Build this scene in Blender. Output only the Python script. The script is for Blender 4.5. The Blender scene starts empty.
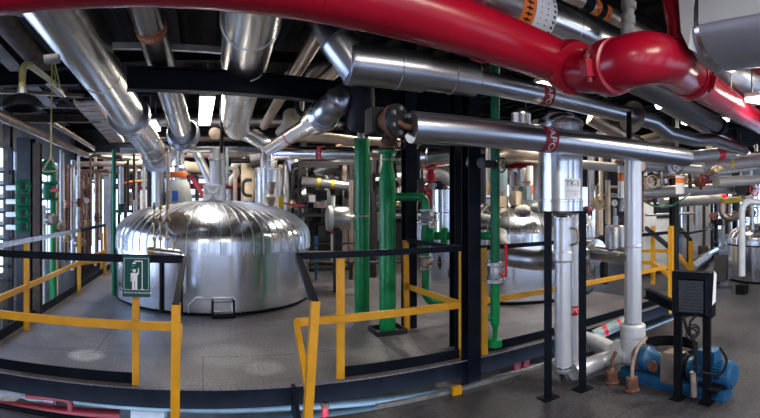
LAMP, FRONT, REAR, SKY, SKYW, DAYL, DAYR, EXPO = 85.0, 1.5, 1.1, 3.0, 6.0, 350, 320, 0.30
import bpy, bmesh, math, random
from mathutils import Vector as V, Matrix
PI = math.pi
RN = random.Random(11)
COL = bpy.context.scene.collection
F, X0, Y0, EYE = 460.0, 203.0, 205.0, 1.65
LOW = -0.20                                   # level of the walkway floor; the platform plate is level 0

# ---- bearings: a pixel column is a bearing, a pixel row an elevation -------------------------------
def P(px, py, d):
    a = (px - X0) / F
    return V((d * math.sin(a), d * math.cos(a), EYE + d * (Y0 - py) / F))
def PY(px, py, y): return P(px, py, y / math.cos((px - X0) / F))
def PX(px, py, x): return P(px, py, x / math.sin((px - X0) / F))
def PZ(px, py, z): return P(px, py, (EYE - z) * F / (py - Y0))
def ext(a, b, s0, s1): return a + (b - a) * s0, a + (b - a) * s1
def at_z(p, z): return V((p.x, p.y, z))

# ---- materials ------------------------------------------------------------------------------------
def mat(name, col, metal=0.0, rough=0.5, var=0.0, vscale=6.0, bump=0.0, bscale=30.0, rvar=0.0, coat=0.0, col2=None, emit=None, stretch=None, spec=None):
    m = bpy.data.materials.new(name); m.use_nodes = True
    nt = m.node_tree; b = nt.nodes['Principled BSDF']
    b.inputs['Base Color'].default_value = (*col, 1); b.inputs['Metallic'].default_value = metal
    b.inputs['Roughness'].default_value = rough
    if spec is not None: b.inputs['Specular IOR Level'].default_value = spec
    if coat: b.inputs['Coat Weight'].default_value = coat; b.inputs['Coat Roughness'].default_value = 0.12
    if emit:
        b.inputs['Emission Color'].default_value = (*col, 1); b.inputs['Emission Strength'].default_value = emit
    L = nt.links.new
    tc = nt.nodes.new('ShaderNodeTexCoord')
    src = tc.outputs['Object']
    if stretch:
        mp = nt.nodes.new('ShaderNodeMapping'); mp.inputs['Scale'].default_value = stretch
        L(src, mp.inputs['Vector']); src = mp.outputs['Vector']
    if var or col2 or rvar:
        n = nt.nodes.new('ShaderNodeTexNoise'); n.inputs['Scale'].default_value = vscale; n.inputs['Detail'].default_value = 6
        L(src, n.inputs['Vector'])
        r = nt.nodes.new('ShaderNodeValToRGB')
        r.color_ramp.elements[0].position = 0.33; r.color_ramp.elements[1].position = 0.68
        c2 = col2 if col2 else tuple(min(1, c * (1 + var)) for c in col)
        c1 = col if col2 else tuple(c * (1 - var) for c in col)
        r.color_ramp.elements[0].color = (*c1, 1); r.color_ramp.elements[1].color = (*c2, 1)
        L(n.outputs['Fac'], r.inputs['Fac']); L(r.outputs['Color'], b.inputs['Base Color'])
        if rvar:
            mr = nt.nodes.new('ShaderNodeMapRange'); mr.inputs['From Min'].default_value = .3; mr.inputs['From Max'].default_value = .7
            mr.inputs['To Min'].default_value = max(.03, rough - rvar); mr.inputs['To Max'].default_value = min(1, rough + rvar)
            L(n.outputs['Fac'], mr.inputs['Value']); L(mr.outputs['Result'], b.inputs['Roughness'])
    if bump:
        n2 = nt.nodes.new('ShaderNodeTexNoise'); n2.inputs['Scale'].default_value = bscale; n2.inputs['Detail'].default_value = 3
        L(src, n2.inputs['Vector'])
        bp = nt.nodes.new('ShaderNodeBump'); bp.inputs['Strength'].default_value = bump; bp.inputs['Distance'].default_value = .02
        L(n2.outputs['Fac'], bp.inputs['Height']); L(bp.outputs['Normal'], b.inputs['Normal'])
    return m

MT = {}
def defm(key, *a, **k): MT[key] = mat(key, *a, **k)
defm('clad', (.68, .68, .70), 1, 0.25)
defm('clad_warm', (.64, .61, .57), 1, 0.27)
defm('clad_dull', (.42, .41, .41), 1, 0.36)
defm('clad_grey', (.44, .455, .50), 1, 0.3)
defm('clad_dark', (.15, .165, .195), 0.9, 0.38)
defm('tank', (.74, .76, .80), 1, .22)
defm('tank_seam', (.70, .70, .70), 1, .33)
defm('white_clad', (.70, .70, .72), 0.5, 0.34)
defm('white_jacket', (.66, .67, .68), .15, .45, .08, 7, .05, 14)
defm('grey_paint', (.36, .37, .38), .2, .45, .15, 7)
defm('galv', (.42, .42, .42), .8, .45, .25, 9)
defm('red', (.37, .0035, .020), 0, .27, .06, 5, spec=.45)
defm('red_small', (.62, .012, .03), 0, .38, .12, 10)
defm('red_dull', (.24, .012, .02), 0, .5, .25, 8)
defm('green', (.003, .20, .055), 0, .30, .12, 8, spec=.35)
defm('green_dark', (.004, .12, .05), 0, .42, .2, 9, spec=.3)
defm('black', (.006, .006, .008), 0, .5, .3, 9, rvar=.06, spec=.1)
defm('black_steel', (.005, .007, .012), 0, .48, .3, 5, rvar=.06, spec=.10)
defm('dark', (.016, .016, .018), 0, .5, .4, 7, spec=.3)
defm('brown_steel', (.07, .048, .036), 0, .6, .4, 8, spec=.3)
defm('roof', (.009, .0075, .007), 0, .8, .3, 3, spec=.08)
defm('yellow', (.62, .29, .008), 0, .40, .10, 8, rvar=.06)
defm('yellow_pale', (.42, .36, .10), 0, .45, .15, 9)
defm('tan', (.50, .38, .25), .1, .5, .18, 6)
defm('tan_metal', (.36, .28, .22), .85, .38, .2, 6)
defm('cream', (.62, .50, .34), 0, .55, .12, 6)
defm('white', (.72, .72, .70), 0, .5, .08, 8)
defm('paper', (.82, .82, .84), 0, .7)
defm('blue', (.008, .08, .19), 0, .38, .2, 9, rvar=.06)
defm('blue_tag', (.03, .10, .42), 0, .5)
defm('cyan_pipe', (.22, .30, .32), .1, .4, .14, 8)
defm('rust', (.17, .075, .045), .1, .75, .4, 14, .2, 30)
defm('rusty_pale', (.34, .26, .21), .2, .6, .3, 12)
defm('orange', (.80, .17, .02), 0, .5, .06, 8)
defm('sign_green', (.002, .062, .055), 0, .4, spec=.3)
defm('rubber', (.012, .012, .014), 0, .6, .2, 8, spec=.25)
defm('canvas', (.40, .42, .39), 0, .85, .16, 8, .35, 18)
defm('lagging', (.50, .47, .42), 0, .9, .22, 14, .8, 22)
defm('plinth', (.20, .19, .18), 0, .8, .2, 6)
defm('brass', (.42, .30, .17), .9, .42, .2, 12)
defm('panel_wall', (.30, .30, .30), .2, .55, .18, 2.5)
defm('back_wall', (.045, .038, .034), 0, .7, .4, 2, spec=.2)
defm('pale_wall', (.50, .49, .46), 0, .7, .12, 2)
defm('sub', (.24, .24, .225), 0, .8, .35, 1.5)
defm('hazard', (.70, .45, .02), 0, .5)
defm('duct_grey', (.40, .39, .41), .35, .42, .08, 4)
defm('panel_white', (.72, .73, .70), .1, .4)
defm('mesh_grey', (.09, .09, .095), .3, .45)
defm('pipe_grey', (.40, .37, .34), .35, .42, .1, 4)
defm('tube', (1.0, .98, .94), 0, .5, emit=7.0)

def checker_plate(name, base, light, spot=None):
    m = bpy.data.materials.new(name); m.use_nodes = True
    nt = m.node_tree; b = nt.nodes['Principled BSDF']; L = nt.links.new; N = nt.nodes.new
    g = N('ShaderNodeNewGeometry')
    n1 = N('ShaderNodeTexNoise'); n1.inputs['Scale'].default_value = 1.1; n1.inputs['Detail'].default_value = 8; n1.inputs['Roughness'].default_value = .62
    L(g.outputs['Position'], n1.inputs['Vector'])
    r1 = N('ShaderNodeValToRGB'); e = r1.color_ramp.elements
    e[0].position = .36; e[1].position = .72; e[0].color = (*base, 1); e[1].color = (*light, 1)
    L(n1.outputs['Fac'], r1.inputs['Fac']); col = r1.outputs['Color']
    n3 = N('ShaderNodeTexNoise'); n3.inputs['Scale'].default_value = 14; n3.inputs['Detail'].default_value = 4
    L(g.outputs['Position'], n3.inputs['Vector'])
    if spot:                                              # pale scuff marks worn into the plate
        for (c, rad, hole, amt) in spot:
            d = N('ShaderNodeVectorMath'); d.operation = 'DISTANCE'; d.inputs[1].default_value = (*c, 0)
            L(g.outputs['Position'], d.inputs[0])
            ad = N('ShaderNodeMath'); ad.operation = 'MULTIPLY_ADD'; ad.inputs[1].default_value = .30 * rad; 
            L(n3.outputs['Fac'], ad.inputs[0]); L(d.outputs['Value'], ad.inputs[2])
            rr = N('ShaderNodeValToRGB'); el = rr.color_ramp.elements
            el[0].position = 0; el[0].color = (hole,) * 3 + (1,); el[1].position = 1; el[1].color = (0, 0, 0, 1)
            k = el.new(.62); k.color = (1, 1, 1, 1)
            mr = N('ShaderNodeMath'); mr.operation = 'DIVIDE'; mr.inputs[1].default_value = rad * 1.25
            L(ad.outputs[0], mr.inputs[0]); L(mr.outputs[0], rr.inputs['Fac'])
            ml = N('ShaderNodeMath'); ml.operation = 'MULTIPLY'; ml.inputs[1].default_value = amt
            L(rr.outputs['Color'], ml.inputs[0])
            mx = N('ShaderNodeMix'); mx.data_type = 'RGBA'; mx.inputs[7].default_value = (.42, .41, .39, 1)
            L(ml.outputs[0], mx.inputs[0]); L(col, mx.inputs[6]); col = mx.outputs[2]
    n4 = N('ShaderNodeTexNoise'); n4.inputs['Scale'].default_value = 42; n4.inputs['Detail'].default_value = 3
    L(g.outputs['Position'], n4.inputs['Vector'])
    r4 = N('ShaderNodeValToRGB'); r4.color_ramp.elements[0].position = .35; r4.color_ramp.elements[1].position = .65
    r4.color_ramp.elements[0].color = (.62, .62, .64, 1); r4.color_ramp.elements[1].color = (1.25, 1.25, 1.25, 1); L(n4.outputs['Fac'], r4.inputs['Fac'])
    m4 = N('ShaderNodeMix'); m4.data_type = 'RGBA'; m4.blend_type = 'MULTIPLY'; m4.inputs[0].default_value = 1
    L(col, m4.inputs[6]); L(r4.outputs['Color'], m4.inputs[7]); col = m4.outputs[2]
    br = N('ShaderNodeTexBrick'); br.inputs['Scale'].default_value = 1; br.inputs['Mortar Size'].default_value = .006
    br.inputs['Brick Width'].default_value = 2.4; br.inputs['Row Height'].default_value = 1.25
    br.inputs['Color1'].default_value = br.inputs['Color2'].default_value = (1, 1, 1, 1); br.inputs['Mortar'].default_value = (.25, .25, .25, 1)
    L(g.outputs['Position'], br.inputs['Vector'])
    mm = N('ShaderNodeMix'); mm.data_type = 'RGBA'; mm.blend_type = 'MULTIPLY'; mm.inputs[0].default_value = 1
    L(col, mm.inputs[6]); L(br.outputs['Color'], mm.inputs[7]); L(mm.outputs[2], b.inputs['Base Color'])
    mp = N('ShaderNodeMapping'); mp.inputs['Rotation'].default_value = (0, 0, PI / 4); mp.inputs['Scale'].default_value = (26, 26, 26)
    L(g.outputs['Position'], mp.inputs['Vector'])
    ck = N('ShaderNodeTexBrick'); ck.inputs['Scale'].default_value = 1; ck.inputs['Mortar Size'].default_value = .12; ck.inputs['Mortar Smooth'].default_value = .5
    ck.inputs['Brick Width'].default_value = 1.3; ck.inputs['Row Height'].default_value = .6
    L(mp.outputs['Vector'], ck.inputs['Vector'])
    bp = N('ShaderNodeBump'); bp.inputs['Strength'].default_value = .55; bp.inputs['Distance'].default_value = .006
    L(ck.outputs['Fac'], bp.inputs['Height']); L(bp.outputs['Normal'], b.inputs['Normal'])
    mr2 = N('ShaderNodeMapRange'); mr2.inputs['To Min'].default_value = .38; mr2.inputs['To Max'].default_value = .62
    L(n1.outputs['Fac'], mr2.inputs['Value']); L(mr2.outputs['Result'], b.inputs['Roughness'])
    b.inputs['Specular IOR Level'].default_value = .35
    return m

# ---- mesh collector ------------------------------------------------------------------------------
def frame_of(axis):
    z = V(axis).normalized()
    x = V((0, 0, 1)).cross(z) if abs(z.z) < .95 else V((1, 0, 0))
    x = (x - z * x.dot(z)).normalized()
    return x, z.cross(x), z

class M:
    def __init__(s): s.v = []; s.f = []
    def add(s, vs, fs):
        o = len(s.v); s.v += [V(p) for p in vs]; s.f += [tuple(i + o for i in f) for f in fs]; return s
    def hexa(s, c):
        return s.add(c, [(0, 3, 2, 1), (4, 5, 6, 7), (0, 1, 5, 4), (1, 2, 6, 5), (2, 3, 7, 6), (3, 0, 4, 7)])
    def box(s, a, b):
        x0, x1 = sorted((a[0], b[0])); y0, y1 = sorted((a[1], b[1])); z0, z1 = sorted((a[2], b[2]))
        return s.hexa([(x0, y0, z0), (x1, y0, z0), (x1, y1, z0), (x0, y1, z0), (x0, y0, z1), (x1, y0, z1), (x1, y1, z1), (x0, y1, z1)])
    def bar(s, a, b, w, h, up=(0, 0, 1)):                     # rectangular bar from a to b
        a, b = V(a), V(b); z = (b - a).normalized(); u = V(up)
        if abs(z.dot(u)) > .95: u = V((0, 1, 0))
        x = u.cross(z).normalized(); y = z.cross(x)
        q = [x * sx * w / 2 + y * sy * h / 2 for sx, sy in ((-1, -1), (1, -1), (1, 1), (-1, 1))]
        return s.hexa([a + k for k in q] + [b + k for k in q])
    def hbeam(s, a, b, w, h, t, up=(0, 0, 1)):                # rolled H section as one solid
        a, b = V(a), V(b); z = (b - a).normalized(); u = V(up)
        if abs(z.dot(u)) > .95: u = V((0, 1, 0))
        x = u.cross(z).normalized(); y = z.cross(x)
        pr = [(-w/2, -h/2), (w/2, -h/2), (w/2, -h/2+t), (t/2, -h/2+t), (t/2, h/2-t), (w/2, h/2-t), (w/2, h/2), (-w/2, h/2), (-w/2, h/2-t), (-t/2, h/2-t), (-t/2, -h/2+t), (-w/2, -h/2+t)]
        n = len(pr); vs = [a + x*i + y*j for i, j in pr] + [b + x*i + y*j for i, j in pr]
        fs = [(i, (i+1) % n, n+(i+1) % n, n+i) for i in range(n)]
        for o in (0, n): fs += [tuple(o+k for k in q) for q in ((0, 1, 2, 3, 10, 11), (3, 4, 9, 10), (4, 5, 6, 7, 8, 9))]
        return s.add(vs, fs)
    def lathe(s, prof, org, axis=(0, 0, 1), n=28, wob=None):  # prof: (radius, height) pairs
        x, y, z = frame_of(axis); org = V(org); vs = []; fs = []
        ring = []
        for r, h in prof:
            if r < 1e-6: ring.append([len(vs)]); vs.append(org + z*h)
            else:
                ring.append(list(range(len(vs), len(vs)+n)))
                for i in range(n):
                    a = 2*PI*i/n; k = r + (wob(i, r, h) if wob else 0)
                    vs.append(org + z*h + (x*math.cos(a) + y*math.sin(a))*k)
        for p, q in zip(ring, ring[1:]):
            for i in range(n):
                j = (i+1) % n
                if len(p) == 1 and len(q) == 1: continue
                if len(p) == 1: fs.append((p[0], q[j], q[i]))
                elif len(q) == 1: fs.append((p[i], p[j], q[0]))
                else: fs.append((p[i], p[j], q[j], q[i]))
        if len(ring[0]) > 1: fs.append(tuple(reversed(ring[0])))
        if len(ring[-1]) > 1: fs.append(tuple(ring[-1]))
        return s.add(vs, fs)
    def cyl(s, a, b, r, n=20, r2=None):
        a, b = V(a), V(b); return s.lathe([(r, 0), (r if r2 is None else r2, (b-a).length)], a, b-a, n)
    def ball(s, c, r, n=14, sq=1.0):
        k = 8; return s.lathe([(r*math.sin(PI*i/k), -r*sq*math.cos(PI*i/k)) for i in range(k+1)], c, (0, 0, 1), n)
    def torus(s, c, axis, R, r, n=28, m=8):
        x, y, z = frame_of(axis); c = V(c); vs = []; fs = []
        for i in range(n):
            a = 2*PI*i/n; d = x*math.cos(a) + y*math.sin(a)
            for j in range(m):
                b = 2*PI*j/m; vs.append(c + d*(R + r*math.cos(b)) + z*r*math.sin(b))
        for i in range(n):
            for j in range(m):
                fs.append((i*m+j, ((i+1) % n)*m+j, ((i+1) % n)*m+(j+1) % m, i*m+(j+1) % m))
        return s.add(vs, fs)
    def tube(s, pts, r, n=20, bend=0.0, seg=5, bumps=(), cap=True, r2=None):
        pts, rad = route(pts, r, bend, seg, bumps, r2)
        fr = None; rings = []; vs = []; fs = []
        for i, p in enumerate(pts):
            t = (pts[min(i+1, len(pts)-1)] - pts[max(i-1, 0)])
            if i and i < len(pts)-1:
                t = (pts[i+1]-p).normalized() + (p-pts[i-1]).normalized()
                if (pts[i+1]-p).length < 1e-5: t = p-pts[i-1]
                if (p-pts[i-1]).length < 1e-5: t = pts[i+1]-p
            t.normalize()
            if fr is None: fr = frame_of(t)[0]
            fr = (fr - t*fr.dot(t)).normalized(); b = t.cross(fr)
            rings.append(len(vs))
            vs += [p + (fr*math.cos(2*PI*k/n) + b*math.sin(2*PI*k/n))*rad[i] for k in range(n)]
        for a, b in zip(rings, rings[1:]):
            for k in range(n): fs.append((a+k, a+(k+1) % n, b+(k+1) % n, b+k))
        if cap: fs.append(tuple(reversed(range(rings[0], rings[0]+n)))); fs.append(tuple(range(rings[-1], rings[-1]+n)))
        return s.add(vs, fs)
    def prism(s, poly, org, ux, uy, depth):                    # flat outline given thickness
        org, ux, uy = V(org), V(ux).normalized(), V(uy).normalized(); nz = ux.cross(uy); n = len(poly)
        vs = [org + ux*a + uy*b for a, b in poly] + [org + ux*a + uy*b + nz*depth for a, b in poly]
        return s.add(vs, [(i, (i+1) % n, n+(i+1) % n, n+i) for i in range(n)] + [tuple(reversed(range(n))), tuple(range(n, 2*n))])
    def build(s, name, m, parent=None, sharp=38, kind=None, m2=None, sel=()):
        me = bpy.data.meshes.new(name); off = parent.matrix_basis.translation.copy() if parent else V((0, 0, 0))
        par = parent
        while par is not None and par.parent is not None: par = par.parent; off = off + par.matrix_basis.translation
        if parent is None and s.v:
            lo = [min(p[i] for p in s.v) for i in range(3)]; hi = [max(p[i] for p in s.v) for i in range(3)]
            off = V(((lo[0]+hi[0])/2, (lo[1]+hi[1])/2, lo[2]))
        me.from_pydata([tuple(p-off) for p in s.v], [], s.f)
        bm = bmesh.new(); bm.from_mesh(me); bmesh.ops.recalc_face_normals(bm, faces=bm.faces); bm.to_mesh(me); bm.free()
        for p in me.polygons: p.use_smooth = True
        me.set_sharp_from_angle(angle=math.radians(sharp))
        me.materials.append(MT[m] if isinstance(m, str) else m)
        if m2:
            me.materials.append(MT[m2])
            for i in sel: me.polygons[i].material_index = 1
        o = bpy.data.objects.new(name, me); COL.objects.link(o)
        if parent: o.parent = parent
        else: o.location = off
        if kind: o['kind'] = kind
        return o

def route(pts, r, bend=0.0, seg=5, bumps=(), r2=None):
    """Polyline with rounded corners; bumps (s, half width, extra radius) are raised bands at arc length s of the straight line."""
    pts = [V(p) for p in pts]; out = []; L = [0]
    for a, b in zip(pts, pts[1:]): L.append(L[-1] + (b-a).length)
    tot = L[-1]
    def rr(s): return r + ((r2 - r)*s/tot if r2 is not None else 0)
    ev = []
    for i, p in enumerate(pts):
        if 0 < i < len(pts)-1 and bend:
            a = (pts[i-1]-p); b = (pts[i+1]-p); al = a.angle(b)
            cut = min(bend/max(math.tan(al/2), .05), a.length*.48, b.length*.48); rad = cut*math.tan(al/2)
            if al > 3.1: ev.append((L[i], p, 0)); continue
            a.normalize(); b.normalize(); c = p + (a+b).normalized()*(rad/math.sin(al/2)); s0 = p + a*cut; s1 = p + b*cut
            v0 = s0-c; v1 = s1-c; w = v0.angle(v1)
            for k in range(seg+1):
                f = k/seg; q = (v0*math.sin((1-f)*w) + v1*math.sin(f*w))/math.sin(w)
                ev.append((L[i]-cut+2*cut*f, c+q, 0))
        else: ev.append((L[i], p, 0))
    def pos(s):
        for i in range(len(pts)-1):
            if s <= L[i+1]+1e-6: return pts[i] + (pts[i+1]-pts[i])*((s-L[i])/max(L[i+1]-L[i], 1e-6))
        return pts[-1]
    extra = []
    for s, w, dr in bumps:
        if s-w <= .002 or s+w >= tot-.002: continue
        extra += [(s-w, pos(s-w), 0), (s-w+1e-4, pos(s-w), dr), (s+w-1e-4, pos(s+w), dr), (s+w, pos(s+w), 0)]
    ev = [e for e in ev if not any(s-w-1e-6 < e[0] < s+w+1e-6 for s, w, _ in bumps)] if bumps else ev
    ev = sorted(ev + extra, key=lambda e: e[0])
    return [e[1] for e in ev], [rr(e[0]) + e[2] for e in ev]

# ---- things ---------------------------------------------------------------------------------------
def tag(o, label, cat, group=None, kind=None):
    o['label'] = label; o['category'] = cat
    if group: o['group'] = group
    if kind: o['kind'] = kind
    return o
def thing(name, label, cat, loc=(0, 0, 0), group=None):
    o = bpy.data.objects.new(name, None); COL.objects.link(o); o.location = V(loc); o.empty_display_size = .1
    return tag(o, label, cat, group)
def dup(root, loc, label, group=None):
    r = root.copy(); COL.objects.link(r); r.location = V(loc); r['label'] = label
    if group: r['group'] = group
    for ch in list(root.children):
        c = ch.copy(); COL.objects.link(c); c.parent = r
        for g in list(ch.children):
            d = g.copy(); COL.objects.link(d); d.parent = c
    return r
def text_mesh(txt, size):
    cu = bpy.data.curves.new('lettering', 'FONT'); cu.body = txt; cu.size = size; cu.align_x = 'CENTER'; cu.align_y = 'CENTER'
    cu.resolution_u = 3
    o = bpy.data.objects.new('lettering', cu); COL.objects.link(o)
    dg = bpy.context.evaluated_depsgraph_get(); me = bpy.data.meshes.new_from_object(o.evaluated_get(dg))
    vs = [v.co.copy() for v in me.vertices]; fs = [tuple(p.vertices) for p in me.polygons]
    bpy.data.objects.remove(o); bpy.data.curves.remove(cu); bpy.data.meshes.remove(me)
    return vs, fs
def flat_text(name, txt, size, org, ux, uy, m, parent, lift=.003):
    vs, fs = text_mesh(txt, size); ux, uy = V(ux).normalized(), V(uy).normalized(); nz = ux.cross(uy)
    mb = M(); n = len(vs)
    mb.add([V(org) + ux*v.x + uy*v.y + nz*lift for v in vs], fs)
    return mb.build(name, m, parent)
def wrap_text(name, txt, size, c, axis, r, face, m, parent, along=True, spin=0.0):
    """Lettering bent round a cylinder about c/axis; face is the outward direction of its middle; along: the words run round the pipe."""
    vs, fs = text_mesh(txt, size); z = V(axis).normalized(); f = V(face); f = (f - z*f.dot(z)).normalized(); t = z.cross(f)
    mb = M(); out = []
    for v in vs:
        a, b = (v.x, v.y) if along else (v.y, -v.x)
        th = a/r + spin; out.append(V(c) + z*b + (f*math.cos(th) + t*math.sin(th))*(r+.0015))
    mb.add(out, fs); return mb.build(name, m, parent)
def to_eye(p, axis):
    d = V((0, 0, EYE)) - V(p); return d

def pipe(label, pts, r, m='clad', name='pipe', cat='pipe', bend=None, seg=5, bumps=(), bands=(), flanges=(), seams=0, group=None, n=20, words='VAPOR', cap=True, r2=None):
    """One run of pipe. seams: spacing of raised lap seams; bands: (s, half width, material, lettered) stickers; flanges: s of bolted flange pairs."""
    pts = [V(p) for p in pts]
    bend = r*1.6 if bend is None else bend
    L = [0]
    for a, b in zip(pts, pts[1:]): L.append(L[-1]+(b-a).length)
    bm = list(bumps)
    if seams:
        s = seams*.6
        while s < L[-1]-.05:
            if all(abs(s-q) > bend*1.3 for q in L[1:-1]): bm.append((s, .012, r*.035))
            s += seams
    body = M().tube(pts, r, n, bend, seg, bm, cap, r2)
    if not bands and not flanges:
        return tag(body.build(name, m), label, cat, group)
    root = thing(name, label, cat, pts[0], group)
    body.build('pipe_body', m, root)
    def pos(s):
        for i in range(len(pts)-1):
            if s <= L[i+1]: return pts[i] + (pts[i+1]-pts[i])*((s-L[i])/(L[i+1]-L[i])), (pts[i+1]-pts[i]).normalized()
        return pts[-1], (pts[-1]-pts[-2]).normalized()
    for s, w, bmn, txt in bands:
        c, ax = pos(s)
        b = M().lathe([(r*1.012, -w), (r*1.03, -w+.001), (r*1.03, w-.001), (r*1.012, w)], c, ax, 24).build('label_band', bmn, root)
        if txt: wrap_text('band_lettering', words, w*1.35, c, ax, r*1.03, to_eye(c, ax), 'paper', b)
    for s in flanges:
        c, ax = pos(s)
        M().lathe([(r, -.035), (r*1.95, -.035), (r*1.95, -.005), (r*1.85, -.005), (r*1.85, .005), (r*1.95, .005), (r*1.95, .035), (r, .035)], c, ax, 20).build('flange', m, root)
    return root

def valve(label, c, axis, r, stem=(0, 0, 1), body='rusty_pale', wheel='dark', wr=None, name='gate_valve', group=None, hl=None, sl=None):
    """Flanged valve: body, two flanges, bonnet and handwheel."""
    c = V(c); ax = V(axis).normalized(); st = V(stem).normalized(); wr = wr or r*1.9; hl = hl or r*1.7; sl = sl or r*3
    root = thing(name, label, 'valve', c, group)
    M().lathe([(r*.8, -hl*.8), (r*.95, -hl*.5), (r*1.25, 0), (r*.95, hl*.5), (r*.8, hl*.8)], c, ax, 16).build('valve_body', body, root)
    for k in (-1, 1):
        M().lathe([(r*1.5, 0), (r*1.5, hl*.22)], c + ax*(k*hl - (hl*.22 if k > 0 else 0)), ax, 16).build('flange', body, root)
    M().lathe([(r*.85, r*.8), (r*.7, sl*.45), (r*.95, sl*.47), (r*.95, sl*.55), (r*.3, sl*.6), (r*.14, sl*.7), (r*.14, sl*1.05)], c, st, 12).build('bonnet', body, root)
    x, y, _ = frame_of(st); w = M().torus(c + st*sl, st, wr, wr*.1, 20, 6)
    for a in range(3):
        d = x*math.cos(a*2.094) + y*math.sin(a*2.094); w.tube([c+st*sl, c+st*sl+d*wr], wr*.07, 6)
    w.build('handwheel', wheel, root)
    return root

def lever_valve(label, c, axis, r, lever_to, body='galv', lev='red_small', group=None, mid=None):
    c = V(c); ax = V(axis).normalized(); root = thing('lever_valve', label, 'valve', c, group)
    M().lathe([(r*1.1, -r*1.5), (r*1.2, -r*.8), (r*1.35, 0), (r*1.2, r*.8), (r*1.1, r*1.5)], c, ax, 18).build('valve_body', body, root)
    for k in (-1, 1):
        f = M().lathe([(r*1.9, -.018), (r*1.9, .018)], c+ax*(k*r*1.6), ax, 18).build('flange', body, root)
        x, y, z = frame_of(ax)
        for a in range(6):
            q = c + ax*(k*r*1.6) + (x*math.cos(a*1.047) + y*math.sin(a*1.047))*r*1.6
            M().cyl(q-ax*.03, q+ax*.03, r*.16, 6).build('flange_bolt', 'dark', f)
    p1 = V(lever_to); p0 = mid if mid else c + (p1-c)*.35
    M().tube([c + (p0-c).normalized()*r, p0, p1], r*.28, 8).build('lever', lev, root)
    return root

def gauge(label, p, face, r, group=None, stem=.1):
    p = V(p); f = V(face).normalized(); root = thing('pressure_gauge', label, 'gauge', p, group)
    M().lathe([(r, 0), (r*1.06, .01), (r*1.06, .035), (r*.93, .04), (r*.93, .034)], p, f, 20).build('gauge_case', 'dark', root)
    d = M().lathe([(r*.92, .030), (r*.92, .036)], p, f, 20).build('dial', 'white', root)
    x, y, _ = frame_of(f); M().bar(p+f*.04, p+f*.04+(x+y).normalized()*r*.7, r*.08, .004, f).build('needle', 'black', d)
    M().cyl(p-V((0, 0, r)), p-V((0, 0, r+stem)), r*.25, 10).build('stem', 'brass', root)
    return root
def struct(mb, name, m, label=None): return mb.build(name, m, None, kind='structure')

# ==== SETTING =======================================================================================
MT['plate'] = checker_plate('plate', (.100, .090, .092), (.225, .208, .210),
    [((-1.27, 4.90), .21, .5, 1.0), ((.25, 5.05), .42, .8, .42), ((.62, 4.62), .22, .7, .5), ((-.1, 5.9), .5, .6, .25), ((1.9, 5.0), .5, .6, .2)])
MT['walkway'] = checker_plate('walkway', (.030, .030, .035), (.078, .075, .080))
PX1 = 6.6                                           # far end of the raised platform
f = M().box((-2.4, 4.115, -.012), (PX1, 15.4, 0)); struct(f, 'platform_floor', 'plate')
f = M().box((-4.6, -4, LOW-.05), (6.75, 3.87, LOW)); f.box((6.75, -4, LOW-.05), (24, 15.4, LOW)); struct(f, 'floor', 'walkway')
struct(M().box((-4.6, 3.6, -3.05), (24, 15.4, -3.0)), 'lower_floor', 'sub')
# roof deck with corrugation
rf = M(); prof = []
for i in range(0, 72): prof += [(-5+i*.42, 4.30), (-5+i*.42+.16, 4.30), (-5+i*.42+.21, 4.36), (-5+i*.42+.37, 4.36)]
vs = [(x, y, z) for y in (-4.2, 15.6) for x, z in prof]; n = len(prof)
rf.add(vs, [(i, i+1, n+i+1, n+i) for i in range(n-1)]); struct(rf, 'ceiling', 'roof')

def window(k, mb_frame_pts, axis):                   # frame and a thin pane that daylight passes
    pass
mg = bpy.data.materials.new('glass_pane'); mg.use_nodes = True; nt = mg.node_tree; nt.nodes.clear()
o_ = nt.nodes.new('ShaderNodeOutputMaterial'); mx = nt.nodes.new('ShaderNodeMixShader'); tr = nt.nodes.new('ShaderNodeBsdfTransparent'); gl = nt.nodes.new('ShaderNodeBsdfGlossy')
gl.inputs['Roughness'].default_value = .05; tr.inputs['Color'].default_value = (.93, .96, 1, 1); mx.inputs[0].default_value = .07
nt.links.new(tr.outputs[0], mx.inputs[1]); nt.links.new(gl.outputs[0], mx.inputs[2]); nt.links.new(mx.outputs[0], o_.inputs[0]); MT['glass'] = mg

# outer wall beside the walkway platform: cladding below, glazed strip above
WX = -4.4
openings = [(4.2, 6.3), (6.7, 8.8), (9.2, 11.3), (11.7, 13.6)]
w = M(); w.box((WX-.1, -4, -3.0), (WX, 15.5, .05)); w.box((WX-.1, -4, 3.0), (WX, 15.5, 4.36))
ys = [-4] + [v for o in openings for v in o] + [15.5]
for a, b in zip(ys[::2], ys[1::2]): w.box((WX-.1, a, .05), (WX, b, 3.0))
struct(w, 'wall_left', 'panel_wall')
for k, (a, b) in enumerate(openings):
    fr = M()
    for y in (a, b-.06, (a+b)/2-.03): fr.box((WX-.07, y, .05), (WX-.02, y+.06, 3.0))
    for z in (.05, 1.5, 2.94): fr.box((WX-.068, a, z), (WX-.022, b, z+.06))
    fo = struct(fr, 'window_%d' % (k+1), 'panel_wall')
    M().box((WX-.055, a+.02, .07), (WX-.05, b-.02, 2.98)).build('window_pane', 'glass', fo)
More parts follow.
